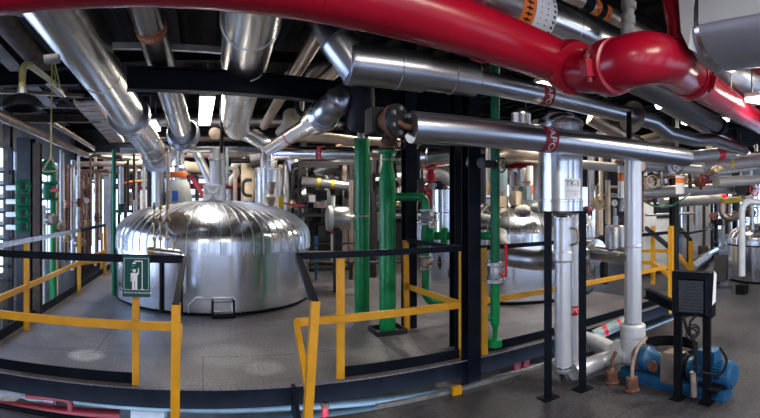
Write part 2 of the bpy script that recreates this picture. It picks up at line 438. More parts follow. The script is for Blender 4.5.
# back wall with bright openings between dark sheeting
BY = 15.4
bo = [(-3.9, -2.2, -.2, 2.6), (-1.6, .3, .9, 2.7), (9.2, 12.2, .4, 2.7), (13.2, 18.5, .3, 2.6)]
w = M(); w.box((WX, BY, -3.0), (24, BY+.1, -.2)); w.box((WX, BY, 2.7), (24, BY+.1, 4.36))
xs = [WX] + [v for o in bo for v in o[:2]] + [24]
for a, b in zip(xs[::2], xs[1::2]): w.box((a, BY, -.2), (b, BY+.1, 2.7))
for a, b, z0, z1 in bo:
    if z0 > -.2: w.box((a, BY, -.2), (b, BY+.1, z0))
    if z1 < 2.7: w.box((a, BY, z1), (b, BY+.1, 2.7))
struct(w, 'wall_back', 'back_wall')
for k, (a, b, z0, z1) in enumerate(bo):
    fr = M(); nn = max(2, int((b-a)/.9))
    for i in range(nn+1):
        x = a+(b-a-.06)*i/nn; fr.box((x, BY+.02, z0), (x+.06, BY+.07, z1))
    for z in (z0, z1-.06): fr.box((a, BY+.022, z), (b, BY+.068, z+.06))
    fo = struct(fr, 'window_%d' % (k+5), 'dark')
    M().box((a+.02, BY+.04, z0+.02), (b-.02, BY+.045, z1-.02)).build('window_pane', 'glass', fo)
# wall behind the camera, with wide openings
fo_ = [(-3.6, -2.4), (-1.2, -.2), (.9, 1.7), (3.4, 5.2), (7.5, 10.5), (12.5, 17)]
w = M(); w.box((WX, -4.1, 3.1), (24, -4, 4.36)); w.box((WX, -4.1, -.6), (24, -4, -.25))
xs = [WX] + [v for o in fo_ for v in o] + [24]
for a, b in zip(xs[::2], xs[1::2]): w.box((a, -4.1, -.25), (b, -4, 3.1))
struct(w, 'wall_front', 'back_wall')
# end wall far along the walkway
w = M(); w.box((24, -4, -3), (24.1, 3.0, 4.36)); w.box((24, 3.0, -3), (24.1, 15.5, .2)); w.box((24, 3.0, 2.9), (24.1, 15.5, 4.36)); w.box((24, 14.2, .2), (24.1, 15.5, 2.9))
struct(w, 'wall_right', 'pale_wall')
fr = M()
for i in range(10): fr.box((24.03, 3.0+i*1.238, .2), (24.08, 3.06+i*1.238, 2.9))
for z in (.2, 1.5, 2.84): fr.box((24.032, 3.0, z), (24.078, 14.2, z+.06))
fo = struct(fr, 'window_9', 'pale_wall'); M().box((24.05, 3.02, .22), (24.055, 14.18, 2.88)).build('window_pane', 'glass', fo)

# ==== STEEL FRAME ===================================================================================
def beam(label, a, b, w=.12, h=.2, m='black_steel', name='steel_beam', group=None, t=.014):
    return tag(M().hbeam(a, b, w, h, t).build(name, m), label, 'beam', group)
def column(label, p, top=4.28, bot=None, w=.16, h=.16, m='black_steel', rot=0, group=None):
    p = V(p); b = p.z if bot is None else bot
    a, c = V((p.x, p.y, b)), V((p.x, p.y, top))
    mb = M(); mb.hbeam(a, c, w, h, .014, up=(math.sin(rot), math.cos(rot), 0)); return tag(mb.build('steel_column', m), label, 'column', group)

# channel that carries the platform edge
pr = [(0, -.165), (.075, -.165), (.075, -.15), (.012, -.15), (.012, -.015), (.075, -.015), (.075, 0), (0, 0)]
ch = M().prism(pr, (-4.3, 4.12, -.013), (0, 1, 0), (0, 0, 1), PX1+4.3)
tag(ch.build('edge_channel', 'black_steel'), 'long black steel channel carrying the front edge of the raised plate floor', 'beam')
for nm, x0, x1 in (('from the side rail to the shower sign post', -2.36, -.62), ('under the railing between the yellow gate post and the black column', 1.32, 2.66), ('from the black column to the blue pump end of the platform', 2.98, PX1)):
    tag(M().box((x0, 4.20, .002), (x1, 4.212, .10)).build('toe_board', 'black_steel'), 'black toe board '+nm, 'toe board')
tag(M().box((-2.40, 4.2, .002), (-2.388, 12.5, .13)).build('toe_board', 'black_steel'), 'dark toe board running back under the side railing by the windows', 'toe board')
tag(M().box((-.2, 4.116, -.162), (-.1, 4.1195, -.02)).build('splice_plate', 'black_steel'), 'small black splice plate on the edge channel by the sign gate post', 'plate')
# silver angle along the walkway's edge
tag(M().prism([(0, 0), (.09, 0), (.09, .012), (.012, .012), (.012, .035), (0, .035)], (1.55, 3.87, LOW), (0, 1, 0), (0, 0, 1), 2.9).build('edge_angle', 'galv'), 'bare silver angle iron along the edge of the lower walkway', 'trim')
tag(M().prism([(-.05, 0), (.03, 0), (.03, .012), (-.05, .012)], (-4.3, 3.835, LOW+.001), (0, 1, 0), (0, 0, 1), 4.2).build('edge_strip', 'black_steel'), 'dark flat strip along the walkway edge below the shower sign', 'trim')
# bracket plate between channel and walkway beside the right gate post
a = P(291, 384, 4.05); g = M().prism([(-.28, -.25), (.05, -.25), (.05, .015), (-.03, .015)], (.80, 4.08, .0), (0, 1, 0), (0, 0, 1), .035)
tag(g.build('stringer_plate', 'black_steel'), 'dark sloping stringer plate beside the foot of the gate post', 'plate')

p = PY(471, 386, 4.06); column('wide black steel column standing in the gap at the platform edge', (p.x, 4.06, -1.5), w=.15, h=.15)
p = PY(457, 345, 4.55); column('narrow black steel column just behind the wide edge column', (p.x, 4.55, 0), w=.13, h=.13)
p = P(407, 330, 6.2); column('black steel column behind the twin green pipes', (p.x+.03, p.y, 0), w=.16, h=.16)
for px, d, w, m, lb, top in ((26, 9.3, .30, 'dark', 'thick dark column with green valve bodies hung on it', 3.0), (37.5, 6.7, .11, 'brown_steel', 'brown and grey steel column beside the side railing', 2.55), (8, 9.5, .16, 'brown_steel', 'brown column beside the stacked pipe brackets', 4.2), (108, 12.0, .20, 'grey_paint', 'pale grey square column beyond the end of the side railing', 3.2)):
    p = P(px, 205, d); column(lb, (p.x, p.y, -1.0 if px < 60 else 0), top=top, w=w, h=w, m=m)
for px, d, w, m, lb in ((674, 10.2, .16, 'dark', 'dark column behind the yellow stair rails'), (604, 9.6, .12, 'dark', 'dark slotted column behind the white standpipe'), (735, 16, .16, 'dark', 'distant dark column beyond the stair'), (716, 17, .12, 'dark', 'slim dark column near the fire extinguisher'),
                       (303, 11.5, .15, 'dark', 'dark column behind the round vessel and its red lever'), (347, 11.8, .15, 'dark', 'dark column behind the first green pipe'), (240, 13.2, .14, 'dark', 'dark column behind the dome beside the cream vessel'), (134, 13.0, .12, 'dark', 'dark column among the rear pipes beside the grey square column'), (520, 12.5, .15, 'dark', 'dark column behind the white cabinet pipework')):
    p = P(px, 205, d); column(lb, (p.x, p.y, 0 if px < 700 else LOW), w=w, h=w, m=m)

def beam2(label, a, b, w=.14, h=.26, m='black_steel', group=None): return beam(label, a, b, w, h, m, group=group)
a = P(127, 79, 4.45); b = P(392, 101, 5.25); beam2('deep black beam crossing under the silver overhead pipes', a, b, .13, .22)
a, b = P(-40, 82, 5.8), P(78, 79, 6.1); beam2('black beam behind the yellow shower pipe ending at the very large silver pipe', a, b, .13, .17)
a, b = P(340, 92, 6.3), P(480, 112, 6.6); beam2('black beam behind the black strainer and flange valve', a, b, .14, .3)
for k, (y, z) in enumerate(((3.4, 4.0), (5.2, 4.05), (7.4, 4.05), (9.6, 4.05), (11.8, 4.05), (13.9, 4.05))):
    beam('dark roof purlin, number %s from the front of the hall' % ('one', 'two', 'three', 'four', 'five', 'six')[k], (-4.3, y, z), (23.8, y, z), .12, .18, 'roof', 'roof_purlin', 'dark roof purlins')['label'] = 'dark steel roof purlin running across under the corrugated roof deck'
for k, x in enumerate((-3.2, -.4, 2.8, 6.0, 9.5, 13.5)):
    beam('x', (x, -3.5, 4.2), (x, 15.3, 4.2), .12, .16, 'roof', 'roof_girder', 'dark roof girders')['label'] = 'dark steel roof girder running away under the corrugated roof deck'
a, b = P(112, 46, 4.6), P(226, 51, 4.7); tag(M().bar(a, b, .05, .06).build('angle_iron', 'galv'), 'thin grey angle iron between the two overhead silver pipes', 'angle iron')
a, b = P(0, 9, 4.2), P(26, 12, 4.2); tag(M().bar(a, b, .05, .08).build('angle_iron', 'brown_steel'), 'short brown angle iron in the top corner beside the big silver pipe', 'angle iron')
a, b = P(-25, 120, 7.4), P(101, 119, 8.3); tag(M().hbeam(a, b, .1, .13, .012).build('steel_beam', 'brown_steel'), 'rusty brown beam behind the shower head', 'beam')
a, b = P(-25, 107, 8.4), P(90, 107, 9.0); tag(M().bar(a, b, .08, .06).build('angle_iron', 'brown_steel'), 'thin brown bar just above the rusty beam', 'beam')
a, b = P(-25, 91, 6.6), P(83, 96, 7.2); tag(M().bar(a, b, .08, .05).build('angle_iron', 'tan_metal'), 'tan bar running behind the yellow shower pipe', 'beam')
a, b = P(120, 151, 8.6), P(262, 150, 8.8); tag(M().hbeam(a, b, .12, .1, .012).build('steel_beam', 'grey_paint'), 'grey support beam crossing above the ribbed dome', 'beam')
a, b = P(95, 148, 11), P(182, 150, 11.4); tag(M().bar(a, b, .12, .2).build('steel_beam', 'black_steel'), 'black beam behind the collar of the big silver pipe', 'beam')
# perforated tray
a, b = P(84, 102, 6.8), P(117, 142, 10.8); t = M().bar(a, b, .32, .03); t.bar(a+V((-.16, 0, .03)), b+V((-.16, 0, .03)), .015, .08); t.bar(a+V((.16, 0, .03)), b+V((.16, 0, .03)), .015, .08)
for i in range(11):
    c = a + (b-a)*((i+.5)/11); t.bar(c+V((-.16, 0, -.025)), c+V((.16, 0, -.025)), .035, .02)
tag(t.build('cable_tray', 'rusty_pale'), 'pale slotted cable tray running back beside the big silver pipe', 'cable tray')

# ==== RAILINGS ======================================================================================
RT, RM = 1.18, .57
def railing(label, parts):
    root = thing('safety_railing', label, 'railing', parts[0][2])
    for nm, m, a, b, w, h in parts:
        a, b = V(a), V(b)
        M().bar(a, b, w, h).build(nm, m, root)
    return root
ye, bk = 'yellow', 'black_steel'
x1 = 4.2*math.tan((136-X0)/F); xg = -.175
railing('railing with black top bar carrying the green shower sign', [
    ('top_rail', bk, (-4.35, 4.16, RT), (xg, 4.16, RT-.02), .045, .07), ('mid_rail', ye, (-4.35, 4.16, RM), (xg-.03, 4.16, RM-.02), .04, .075),
    ('post', ye, (x1, 4.19, 0), (x1, 4.19, RT-.06), .062, .05),
    ('sloping_rail', bk, (xg, 4.18, RT-.02), (xg-.02, 3.34, RT-.26), .045, .05), ('gate_post', bk, (xg-.02, 3.34, .93), (xg-.02, 3.34, RT-.24), .06, .06),
    ('gate_post', ye, (xg-.03, 3.34, LOW), (xg-.02, 3.34, .93), .065, .065), ('lower_sloping_rail', ye, (xg-.03, 4.16, RM-.02), (xg-.03, 3.34, .30), .04, .06)])
xr0, xr1 = .875, 2.655; xp = 4.2*math.tan((340-X0)/F)
railing('railing in front of the twin green pipes with gate post', [
    ('top_rail', bk, (xr0, 4.16, RT), (xr1+.1, 4.16, RT+.01), .045, .06), ('mid_rail', ye, (xr0-.02, 4.16, RM), (xr1, 4.16, RM+.02), .04, .07),
    ('post', ye, (xp, 4.19, 0), (xp, 4.19, RT-.03), .072, .05), ('post', ye, (xr1, 4.19, 0), (xr1, 4.19, RT-.03), .075, .05),
    ('sloping_rail', bk, (xr0, 4.18, RT), (.83, 3.34, .91), .05, .055), ('gate_post', ye, (.745, 3.30, LOW), (.83, 3.34, .93), .065, .065),
    ('lower_sloping_rail', ye, (xr0-.02, 4.16, RM), (.79, 3.34, .18), .05, .06)])
railing('short inner railing between the edge post and the column by the valves', [
    ('top_rail', bk, (2.66, 4.2, RT), (2.63, 5.52, RT), .045, .05), ('mid_rail', ye, (2.66, 4.22, RM), (2.63, 5.52, RM), .035, .065), ('post', ye, (2.62, 5.52, 0), (2.60, 5.52, RT), .07, .05)])
railing('railing along the platform edge behind the green standpipe', [
    ('top_rail', bk, (2.86, 4.16, RT), (PX1, 4.16, RT), .045, .05), ('mid_rail', ye, (2.86, 4.16, RM+.02), (PX1, 4.16, RM+.03), .035, .06),
    ('post', ye, (2.905, 4.15, 0), (2.89, 4.15, RT), .075, .05)])
sx = -2.28; pts = [P(31, 330, 6.07).y, P(75, 290, 8.6).y, P(85, 285, 9.6).y, P(101, 275, 10.8).y]
parts = [('top_rail', 'galv', (sx, 4.2, RT), (sx, pts[1], RT), .05, .06), ('top_rail', bk, (sx, pts[1], RT), (sx, pts[3], RT), .05, .06), ('mid_rail', ye, (sx, 4.2, RM), (sx, pts[3], RM), .04, .07)]
for y in (pts[0], pts[1], pts[3]): parts.append(('post', ye, (sx, y, 0), (sx, y, RT-.03), .06, .06))
railing('side railing running back beside the window wall', parts)
railing('small yellow rail frame beyond the side railing', [('post', ye, (sx-.55, 10.2, -.3), (sx-.55, 10.2, .95), .06, .06), ('mid_rail', ye, (sx-.55, 10.2, .28), (sx-.05, 11.3, .28), .04, .06), ('post', ye, (sx-.25, 11.3, -.3), (sx-.25, 11.3, .95), .06, .06)])
# stairs at the far end
q1, q2, q3 = P(646, 228, 9.4), P(669, 247, 7.9), P(671, 226, 7.9)
railing('yellow stair railing with sloping black handrail beside the white standpipe', [
    ('handrail', bk, q1, q2, .06, .07), ('post', ye, at_z(q3, LOW), q3, .075, .075), ('sloping_rail', ye, P(653, 263, 9.2), P(670, 276, 7.9), .05, .07), ('rail', ye, P(638, 262, 9.6), P(654, 263, 9.2), .05, .08),
    ('rail', ye, P(640, 251, 10.4), P(671, 251, 10), .05, .07), ('post', ye, at_z(P(653, 230, 9.6), 0), P(653, 226, 9.6), .07, .07)])
s1, s2 = P(673, 221, 12.8), P(691, 241, 11.4); s3 = P(691, 241, 11.4)
railing('second stair railing further along, its handrail sloping to a yellow post', [
    ('handrail', bk, s1, s2, .07, .09), ('post', ye, at_z(s3, LOW), s3, .09, .09), ('sloping_rail', ye, P(677, 253, 11.8), P(690, 270, 11.4), .06, .08), ('rail', ye, P(668, 253, 12.2), P(678, 253, 11.8), .06, .08)])
st = M()
for i in range(2): st.box((PX1+.02+i*.26, 4.3, LOW), (PX1+.28+i*.26, 5.3, LOW+.14-.07*i))
tag(st.build('stair_step', 'black_steel'), 'low black steel steps at the end of the platform', 'steps')
a, b = P(645, 292, 6.6), P(690, 318, 5.9); tag(M().hbeam(P(646, 293, 6.95), P(688, 312, 6.3), .09, .14, .012).build('steel_beam', 'black_steel'), 'short black beam end beside the stair post', 'beam')

# ==== SHOWER SIGN ===================================================================================
s0 = PY(122.5, 256.5, 4.10); w_, h_ = PY(150, 256.5, 4.10).x - s0.x, .372
zs = PY(136, 297, 4.10).z
sg = thing('shower_sign', 'green emergency shower sign with a white figure on the black rail', 'sign', (s0.x, 4.10, zs))
sy = 4.105
M().box((s0.x, sy, zs), (s0.x+w_, sy+.006, zs+h_)).build('sign_panel', 'sign_green', sg)
ux, uz = V((1, 0, 0)), V((0, 0, 1)); cx = s0.x; W, H = w_, h_
def sp(name, polys, m='paper'):
    mb = M()
    for po in polys: mb.prism([(a*W, b*H) for a, b in po], (cx, sy-.001, zs), ux, uz, .002)
    return mb.build(name, m, sg)
def ell(x, y, r, n=16): return [(x+r*math.cos(2*PI*i/n), y+r*W/H*math.sin(2*PI*i/n)) for i in range(n)]
sp('sign_border', [[(.05, .17), (.95, .17), (.95, .178), (.05, .178)], [(.05, .93), (.95, .93), (.95, .938), (.05, .938)], [(.05, .17), (.062, .17), (.062, .938), (.05, .938)], [(.938, .17), (.95, .17), (.95, .938), (.938, .938)]])
sp('sign_figure', [ell(.43, .635, .062), [(.33, .58), (.52, .58), (.56, .60), (.56, .70), (.60, .70), (.60, .57), (.54, .51), (.54, .18), (.45, .18), (.45, .38), (.43, .38), (.43, .18), (.35, .18), (.35, .50), (.335, .50), (.335, .37), (.30, .37), (.30, .55)]])
sp('shower_pictogram', [[(.70, .18), (.73, .18), (.73, .88), (.44, .88), (.42, .83), (.44, .83), (.46, .855), (.70, .855)], [(.35, .80), (.50, .80), (.46, .84), (.39, .84)], [(.655, .175), (.775, .175), (.775, .192), (.655, .192)]] + [[(.37-.05*i*0-.10*(k/3)+.02*i, .77-.1*i*0-.09*j), (.38-.10*(k/3)+.02*i, .77-.09*j), (.37-.10*(k/3)+.02*i-.02, .73-.09*j), (.36-.10*(k/3)+.02*i-.02, .73-.09*j)] for k, i, j in ((0, 0, 0), (1, 0, 1), (2, 0, 2), (0, 3, 0), (0, 3, 1))])
flat_text('sign_lettering', 'C. DUCHA DE SEGURIDAD', .0235, (cx+W/2, sy-.001, zs+H*.10), ux, uz, 'paper', sg)

# ==== EMERGENCY SHOWER (yellow pipe, dark head, pull cord) ==========================================
hd = P(22, 104, 2.95)
es = thing('emergency_shower', 'emergency shower with yellow bent pipe and dark domed head', 'shower', (hd.x, hd.y, hd.z-.05))
M().lathe([(0, .025), (.05, .02), (.10, -.005), (.128, -.032), (.137, -.03), (.139, -.018), (.13, .005), (.10, .035), (.06, .055), (.032, .062), (.028, .085), (.0, .085)], hd, (0, 0, 1), 32).build('shower_head', 'black', es)
M().tube([hd+V((0, 0, .07)), P(22.5, 66, 2.95), P(30, 65, 3.05), P(55, 84, 4.2), P(62, 92, 5.2)], .023, 14, .07, 6).build('shower_pipe', 'yellow_pale', es)
M().cyl(hd+V((0, 0, .06)), hd+V((0, 0, .10)), .032, 14).build('pipe_coupling', 'galv', es)
vb = P(52, 60, 3.4); M().box(vb-V((.055, .03, .02)), vb+V((.055, .03, .035))).build('pull_valve', 'galv', es)
M().bar(P(49, 84, 3.4), P(63, 97, 3.8), .05, .012).build('bracket_strip', 'galv', es)
cd = thing('pull_handle', 'pale pull cord with triangular handle hanging below the shower pipe', 'pull cord', P(50, 180, 3.4))
c0 = P(52, 61, 3.4); c1 = P(51, 157, 3.4)
M().tube([c0, c1], .006, 6).build('pull_cord', 'yellow_pale', cd); M().tube([P(54.5, 62, 3.4), P(60, 86, 3.4), P(57, 88, 3.4), P(54, 70, 3.4)], .006, 6).build('actuator_arm', 'yellow_pale', cd)
M().tube([c1, P(42, 172, 3.4), P(58, 171, 3.4), c1], .007, 8, .01).build('triangle_handle', 'rusty_pale', cd)
# ==== DOMED TANKS ===================================================================================
def make_tank(label, c, R, zs, zt, npan, name='domed_tank', rim=.02, knuckle=.55, legs=False, wall='tank'):
    """Insulated vessel: smooth drum, knuckled dome of standing-seam gores, base ring."""
    c = V(c); root = thing(name, label, 'tank', c)
    M().lathe([(R-.01, .05), (R, .06), (R, .235), (R+.006, .238), (R+.006, .25), (R, .253), (R, zs-.03), (R+.012, zs-.028), (R+.012, zs+.01), (R-.02, zs+.012)], c, (0, 0, 1), 144, wob=lambda i, r, h: .006*math.sin(i*.62)+.004*math.sin(i*1.13+1)+.004*math.sin(i*.29)).build('tank_drum', wall, root, 30)
    M().lathe([(R-.03, 0), (R-.03, .06)], c, (0, 0, 1), 64).build('base_ring', 'black', root)
    H = zt - zs                                           # round shoulder then a flat crown
    prof = [(R*a, zs + H*b) for a, b in ((1, 0), (1, .21), (.992, .32), (.967, .43), (.917, .55), (.85, .655), (.767, .75), (.64, .83), (.517, .89), (.40, .93), (.30, .955))]
    prof.append((0, zt+.005))
    per = 6
    def wob(i, r, h):
        k = i % per
        return rim*.55 if k in (1,) else (0 if k in (0, 2) else -.003)
    n = npan*per; x, y, z = V((1, 0, 0)), V((0, 1, 0)), V((0, 0, 1)); vs = []; fs = []; rings = []
    offs = [0, .035, .07, .33, .56, .79]
    nr = []
    for j, (r, h) in enumerate(prof):
        r0, h0 = prof[max(j-1, 0)]; r2, h2 = prof[min(j+1, len(prof)-1)]
        t = V((r2-r0, h2-h0)); t.normalize(); nr.append((t.y, -t.x))
    for j, (r, h) in enumerate(prof[:-1]):
        rings.append(len(vs))
        for p_ in range(npan):
            for q, o in enumerate(offs):
                a = 2*PI*(p_+o)/npan; e = rim if q == 1 else 0
                rr = r + nr[j][0]*e; vs.append(c + V((math.cos(a)*rr, math.sin(a)*rr, h + nr[j][1]*e)))
    for a, b in zip(rings, rings[1:]):
        for k in range(n): fs.append((a+k, a+(k+1) % n, b+(k+1) % n, b+k))
    sel = [i for i in range(len(fs)) if i % n % per in (0, 1)]
    vs.append(c+V((0, 0, zt+.005))); t = rings[-1]
    for k in range(n): fs.append((t+k, t+(k+1) % n, len(vs)-1))
    M().add(vs, fs).build('dome', 'tank', root, 25, m2='tank_seam', sel=sel)
    return root
TC = P(212, 205, 8.58); TC.z = 0
t1 = make_tank('large silver ribbed dome tank behind the green shower sign', TC, 1.80, .90, 1.74, 66)
# low door plate with its rim and black bracket on the near side
fd = V((-TC.x*.2+.02, -1, 0)).normalized()
dz = [(-.30, .05), (-.30, .16), (-.22, .27), (-.1, .33), (.14, .33), (.26, .27), (.33, .16), (.33, .05)]
db = M()
def on_drum(u, z, lift): 
    a = math.atan2(fd.y, fd.x)+u/1.80; return V((TC.x+(1.80+lift)*math.cos(a), TC.y+(1.80+lift)*math.sin(a), z))
outl = [(-.36, .05), (-.36, .17), (-.24, .285), (.30, .285), (.42, .17), (.42, .05)]
db.tube([on_drum(u, z, .006) for u, z in outl], .010, 8)
db.build('door_rim', 'tank_seam', t1)
bk_ = M(); 
for u in (.0, .30): bk_.bar(on_drum(u, .0, .10), on_drum(u, .255, .06), .028, .04)
bk_.bar(on_drum(.0, .02, .10), on_drum(.30, .02, .10), .05, .04)
tag(bk_.build('drain_bracket', 'black'), 'small black U shaped bracket at the foot of the ribbed dome tank', 'bracket')
mb = M().tube([on_drum(.02, .22, .03), on_drum(.28, .22, .03), on_drum(.28, .06, .06), on_drum(.02, .06, .06)], .012, 6); mb.build('drain_plate', 'tank_seam', t1)
T2 = P(506, 205, 9.35); T2.z = 0
t2 = make_tank('second silver ribbed dome tank behind the green valves and black columns', T2, 1.80, .98, 1.78, 60)
T3 = P(765, 205, 11.6); T3.z = LOW
t3 = make_tank('small ribbed tank far along the walkway behind the white thin pipe', T3, .92, .88, 1.40, 26, rim=.02, knuckle=.35)
ms = M().torus(T3+V((0, 0, .88)), (0, 0, 1), .935, .02, 40, 6); ms.build('tank_band', 'black', t3)

# ==== OVERHEAD PIPES ================================================================================
W, O = True, False
a, b = P(54, 5, 3.45), P(158, 158, 9.2); a, b = ext(a, b, -.28, 1); u = (b-a).normalized(); Lb = (b-a).length
r_ = .222
pipe('very large warm silver overhead pipe slanting away to the ribbed dome', [a, b], r_, 'clad_warm', 'insulated_pipe', bumps=[(Lb*.12, .012, .006), (Lb*.40, .012, .008), (Lb*.80, .012, .006), (Lb*.90, .012, .006)], n=32)
c = a + u*Lb*.60; tag(M().lathe([(r_*1.0, -.05), (r_*1.30, -.06), (r_*1.32, .06), (r_*1.02, .11)], c, u, 32).build('pipe_collar', 'clad_grey'), 'broad bluish collar round the very large slanting pipe', 'collar')
tag(M().lathe([(r_*1.02, -.06), (r_*1.42, -.05), (r_*1.42, .06), (r_*.6, .09)], b, u, 32).build('end_flange', 'clad_grey'), 'round grey end flange where the very large slanting pipe meets the dome', 'flange')
seam = M()
sd = V((0, 0, 0))
a2, b2 = P(143, 2, 3.75), P(183, 134, 6.4); a2, b2 = ext(a2, b2, -.25, 1); L2 = (b2-a2).length; u2 = (b2-a2).normalized()
pipe('slimmer silver overhead pipe with a brown orange lettered band', [a2, b2], .14, 'clad_warm', 'insulated_pipe', bumps=[(L2*.55, .01, .006), (L2*.75, .01, .006)], bands=[(L2*.295, .055, 'orange', W)], words='CONDENSADO', n=28)
tag(M().lathe([(.14, -.12), (.2, -.11), (.235, 0), (.235, .05), (.1, .12)], b2, u2, 28).build('end_flange', 'clad_grey'), 'grey bell shaped end flange of the slimmer overhead pipe', 'flange')
c1, c2 = P(251, 17, 3.6), P(236, 118, 7.6); c0, _ = ext(c1, c2, -.25, 1)
dn = P(268, 150, 8.8); 
pipe('wide silver overhead pipe running level over the middle of the dome', [c0, c2, P(237, 127, 8.4)], .235, 'clad_warm', 'insulated_pipe', bumps=[(2.0, .012, .006), (3.0, .012, .006), (4.3, .012, .006)], n=32, bend=.1)
pipe('silver elbow dropping from the wide overhead pipe to the round vessel', [P(236, 129, 8.45), P(249, 134, 8.5), P(262, 142, 8.6), P(268, 146, 8.7), dn, at_z(dn, 2.35)], .15, 'clad', 'insulated_pipe', bend=.2, seams=.35)
tag(M().lathe([(.235, -.03), (.25, -.025), (.25, .025), (.235, .03)], P(250.5, 20, 3.69), c2-c1, 32).build('pipe_collar', 'clad_grey'), 'thin collar ring on the wide overhead pipe just under the red pipe', 'collar')
a, b = P(322, 28, 4.3), P(264, 126, 9.2); a, b = ext(a, b, -.2, 1)
pipe('dull tan overhead pipe slanting between the wide silver pipe and the elbow', [a, b], .082, 'tan_metal')
# segmented duct that reduces into the long upper pipe
zU = EYE + 1.166
def U(px, py): return PY(px, py, 3.6)
e0 = V((.55, 3.0, 3.30)); k0 = P(316, 33, 3.75); k1 = P(336, 50, 3.75); k2 = V((1.28, 3.6, zU)); k3 = V((1.98, 3.6, zU)); 
epts = [P(318, -14, 3.95), P(324, 14, 3.88), P(340, 44, 3.8), V((1.22, 3.6, zU))]; el_ = [0]
for q1_, q2_ in zip(epts, epts[1:]): el_.append(el_[-1]+(q2_-q1_).length)
dk = M().tube(epts+[V((1.33, 3.6, zU))], .150, 28, 0, 3, [(el_[1]-.015, .008, .006), (el_[2]-.015, .008, .006)], r2=.160)
root = thing('segmented_duct', 'segmented silver elbow duct under the red pipe narrowing into the long upper pipe', 'duct', k2)
dk.build('elbow', 'clad_grey', root, 20)
M().lathe([(.15, -.08), (.172, -.075), (.178, -.05), (.178, -.03), (.172, -.025), (.172, .36), (.178, .365), (.178, .385), (.172, .39), (.172, .62), (.150, .63), (.150, .90), (.156, .905), (.156, .93), (.150, .935), (.150, 1.16), (.11, 1.2)], (1.24, 3.6, zU), (1, 0, 0), 32).build('duct_barrel', 'clad_grey', root)
uend = P(652, 121, 6.35); ub = [V((2.40, 3.6, zU)), V((5.35, 3.6, zU)), V((5.75, 3.62, zU-.10)), V((6.6, 3.62, zU-.10)), V((7.2, 3.62, zU-.02)), V((8.7, 3.62, zU-.05))]
pipe('upper silver pipe behind the red pipe with a red lettered band and a dropped kink', ub, .108, 'clad_grey', 'insulated_pipe', seams=1.15, bend=.15, seg=3, bands=[(3.6*math.tan((543.5-X0)/F)-2.40, .075, 'red_dull', W)], n=28)
tag(M().lathe([(.108, -.01), (.21, -.008), (.21, .008), (.108, .01)], PY(632, 117, 3.6), (1, 0, 0), 28).build('pipe_collar', 'tan_metal'), 'flat tan disc collar on the long upper pipe above the white standpipe', 'collar')
tag(M().bar(P(629, 112, 5.35), P(629, 152, 5.25), .06, .02, (1, 0, 0)).build('hanger_strap', 'black'), 'black flat strap hanging down to the lower silver pipe by the standpipe', 'strap')
# long lower pipe with its flange valve
zG = EYE + .586
g0 = PY(411, 118, 2.9); g1 = PY(686, 158, 2.9); g1.z = zG+.0; g0.z = zG
g0.z = EYE+.545; g1.z = EYE + .60
LG = (g1-g0).length; ug = (g1-g0).normalized()
def sG(px): return 2.9*math.tan((px-X0)/F)-g0.x
pipe('long plain silver pipe with a flat round end crossing in front of the white vessel', [g0, g1], .112, 'clad_grey', 'insulated_pipe', bumps=[(sG(556), .010, .003), (sG(640), .010, .003)], bands=[(sG(544), .075, 'red_dull', W)], n=36)
fv = thing('flange_valve', 'dark flanged valve with a spindle at the blunt end of the long silver pipe', 'valve', PY(395, 120, 2.95))
q = PY(396, 121, 2.95); ax = (g0-q).normalized()
M().lathe([(.085, -.10), (.085, -.04), (.115, -.035), (.115, .0)], q, (.45, -.9, 0), 20).build('valve_body', 'rust', fv)
fl = M().lathe([(.118, 0), (.118, .03)], q, (.45, -.9, 0), 24).build('flange', 'dark', fv)
x_, y_, z_ = frame_of(V((.45, -.9, 0)))
for i in range(6):
    d = x_*math.cos(i*1.047+.5)+y_*math.sin(i*1.047+.5); M().cyl(q+d*.085+z_*.02, q+d*.085+z_*.05, .016, 8).build('flange_bolt', 'galv', fl)
M().tube([q, q+(g0-q)*.45+V((0, -.02, -.02)), g0-ug*.0], .022, 10).build('spindle', 'rust', fv)
M().box(q+V((-.16, .05, -.08)), q+V((-.05, .2, .1))).build('actuator_box', 'black', fv)

# ==== RED MAIN ======================================================================================
zr = EYE+1.12
ra = P(-30, -18, 2.75); rb = P(545, 57, 3.35); 
ra = PZ(0, -19, zr+.02); rb = PZ(565, 65, zr-.03); ra0, _ = ext(ra, rb, -.25, 1); ur = (rb-ra).normalized(); LR = (rb-ra0).length
red = thing('red_water_main', 'big glossy red water main sweeping across the top with bolted couplings', 'pipe', ra0)
rR = .165
M().tube([ra0, rb], rR, 40, bumps=[(LR*.18, .008, .003), (LR*.56, .008, .004)]).build('main_pipe', 'red', red)
j1 = P(590, 76, 3.42); j2 = P(612, 71, 3.30); e1 = P(660, 58, 3.05); ee = P(700, 92, 3.55)
M().tube([rb, P(576, 69, 3.44), P(594, 72, 3.34), P(613, 67, 3.2)], rR*.95, 36, .3, 8).build('short_elbow', 'red', red)
rc0 = P(693, 80.5, 4.25); rc1 = P(750, 117, 6.9); urc = (rc1-rc0).normalized(); rc2 = rc1+urc*8
M().tube([P(613, 67, 3.2), P(630, 61, 3.12), P(648, 57.5, 3.16), P(668, 61, 3.4), P(682, 71, 3.85), rc0], rR*1.08, 40, .3, 8).build('long_elbow', 'red', red)
M().tube([rc0, rc2], rR*.98, 36, bumps=[(1.05, .008, .003), (4, .008, .003)]).build('main_pipe', 'red', red)
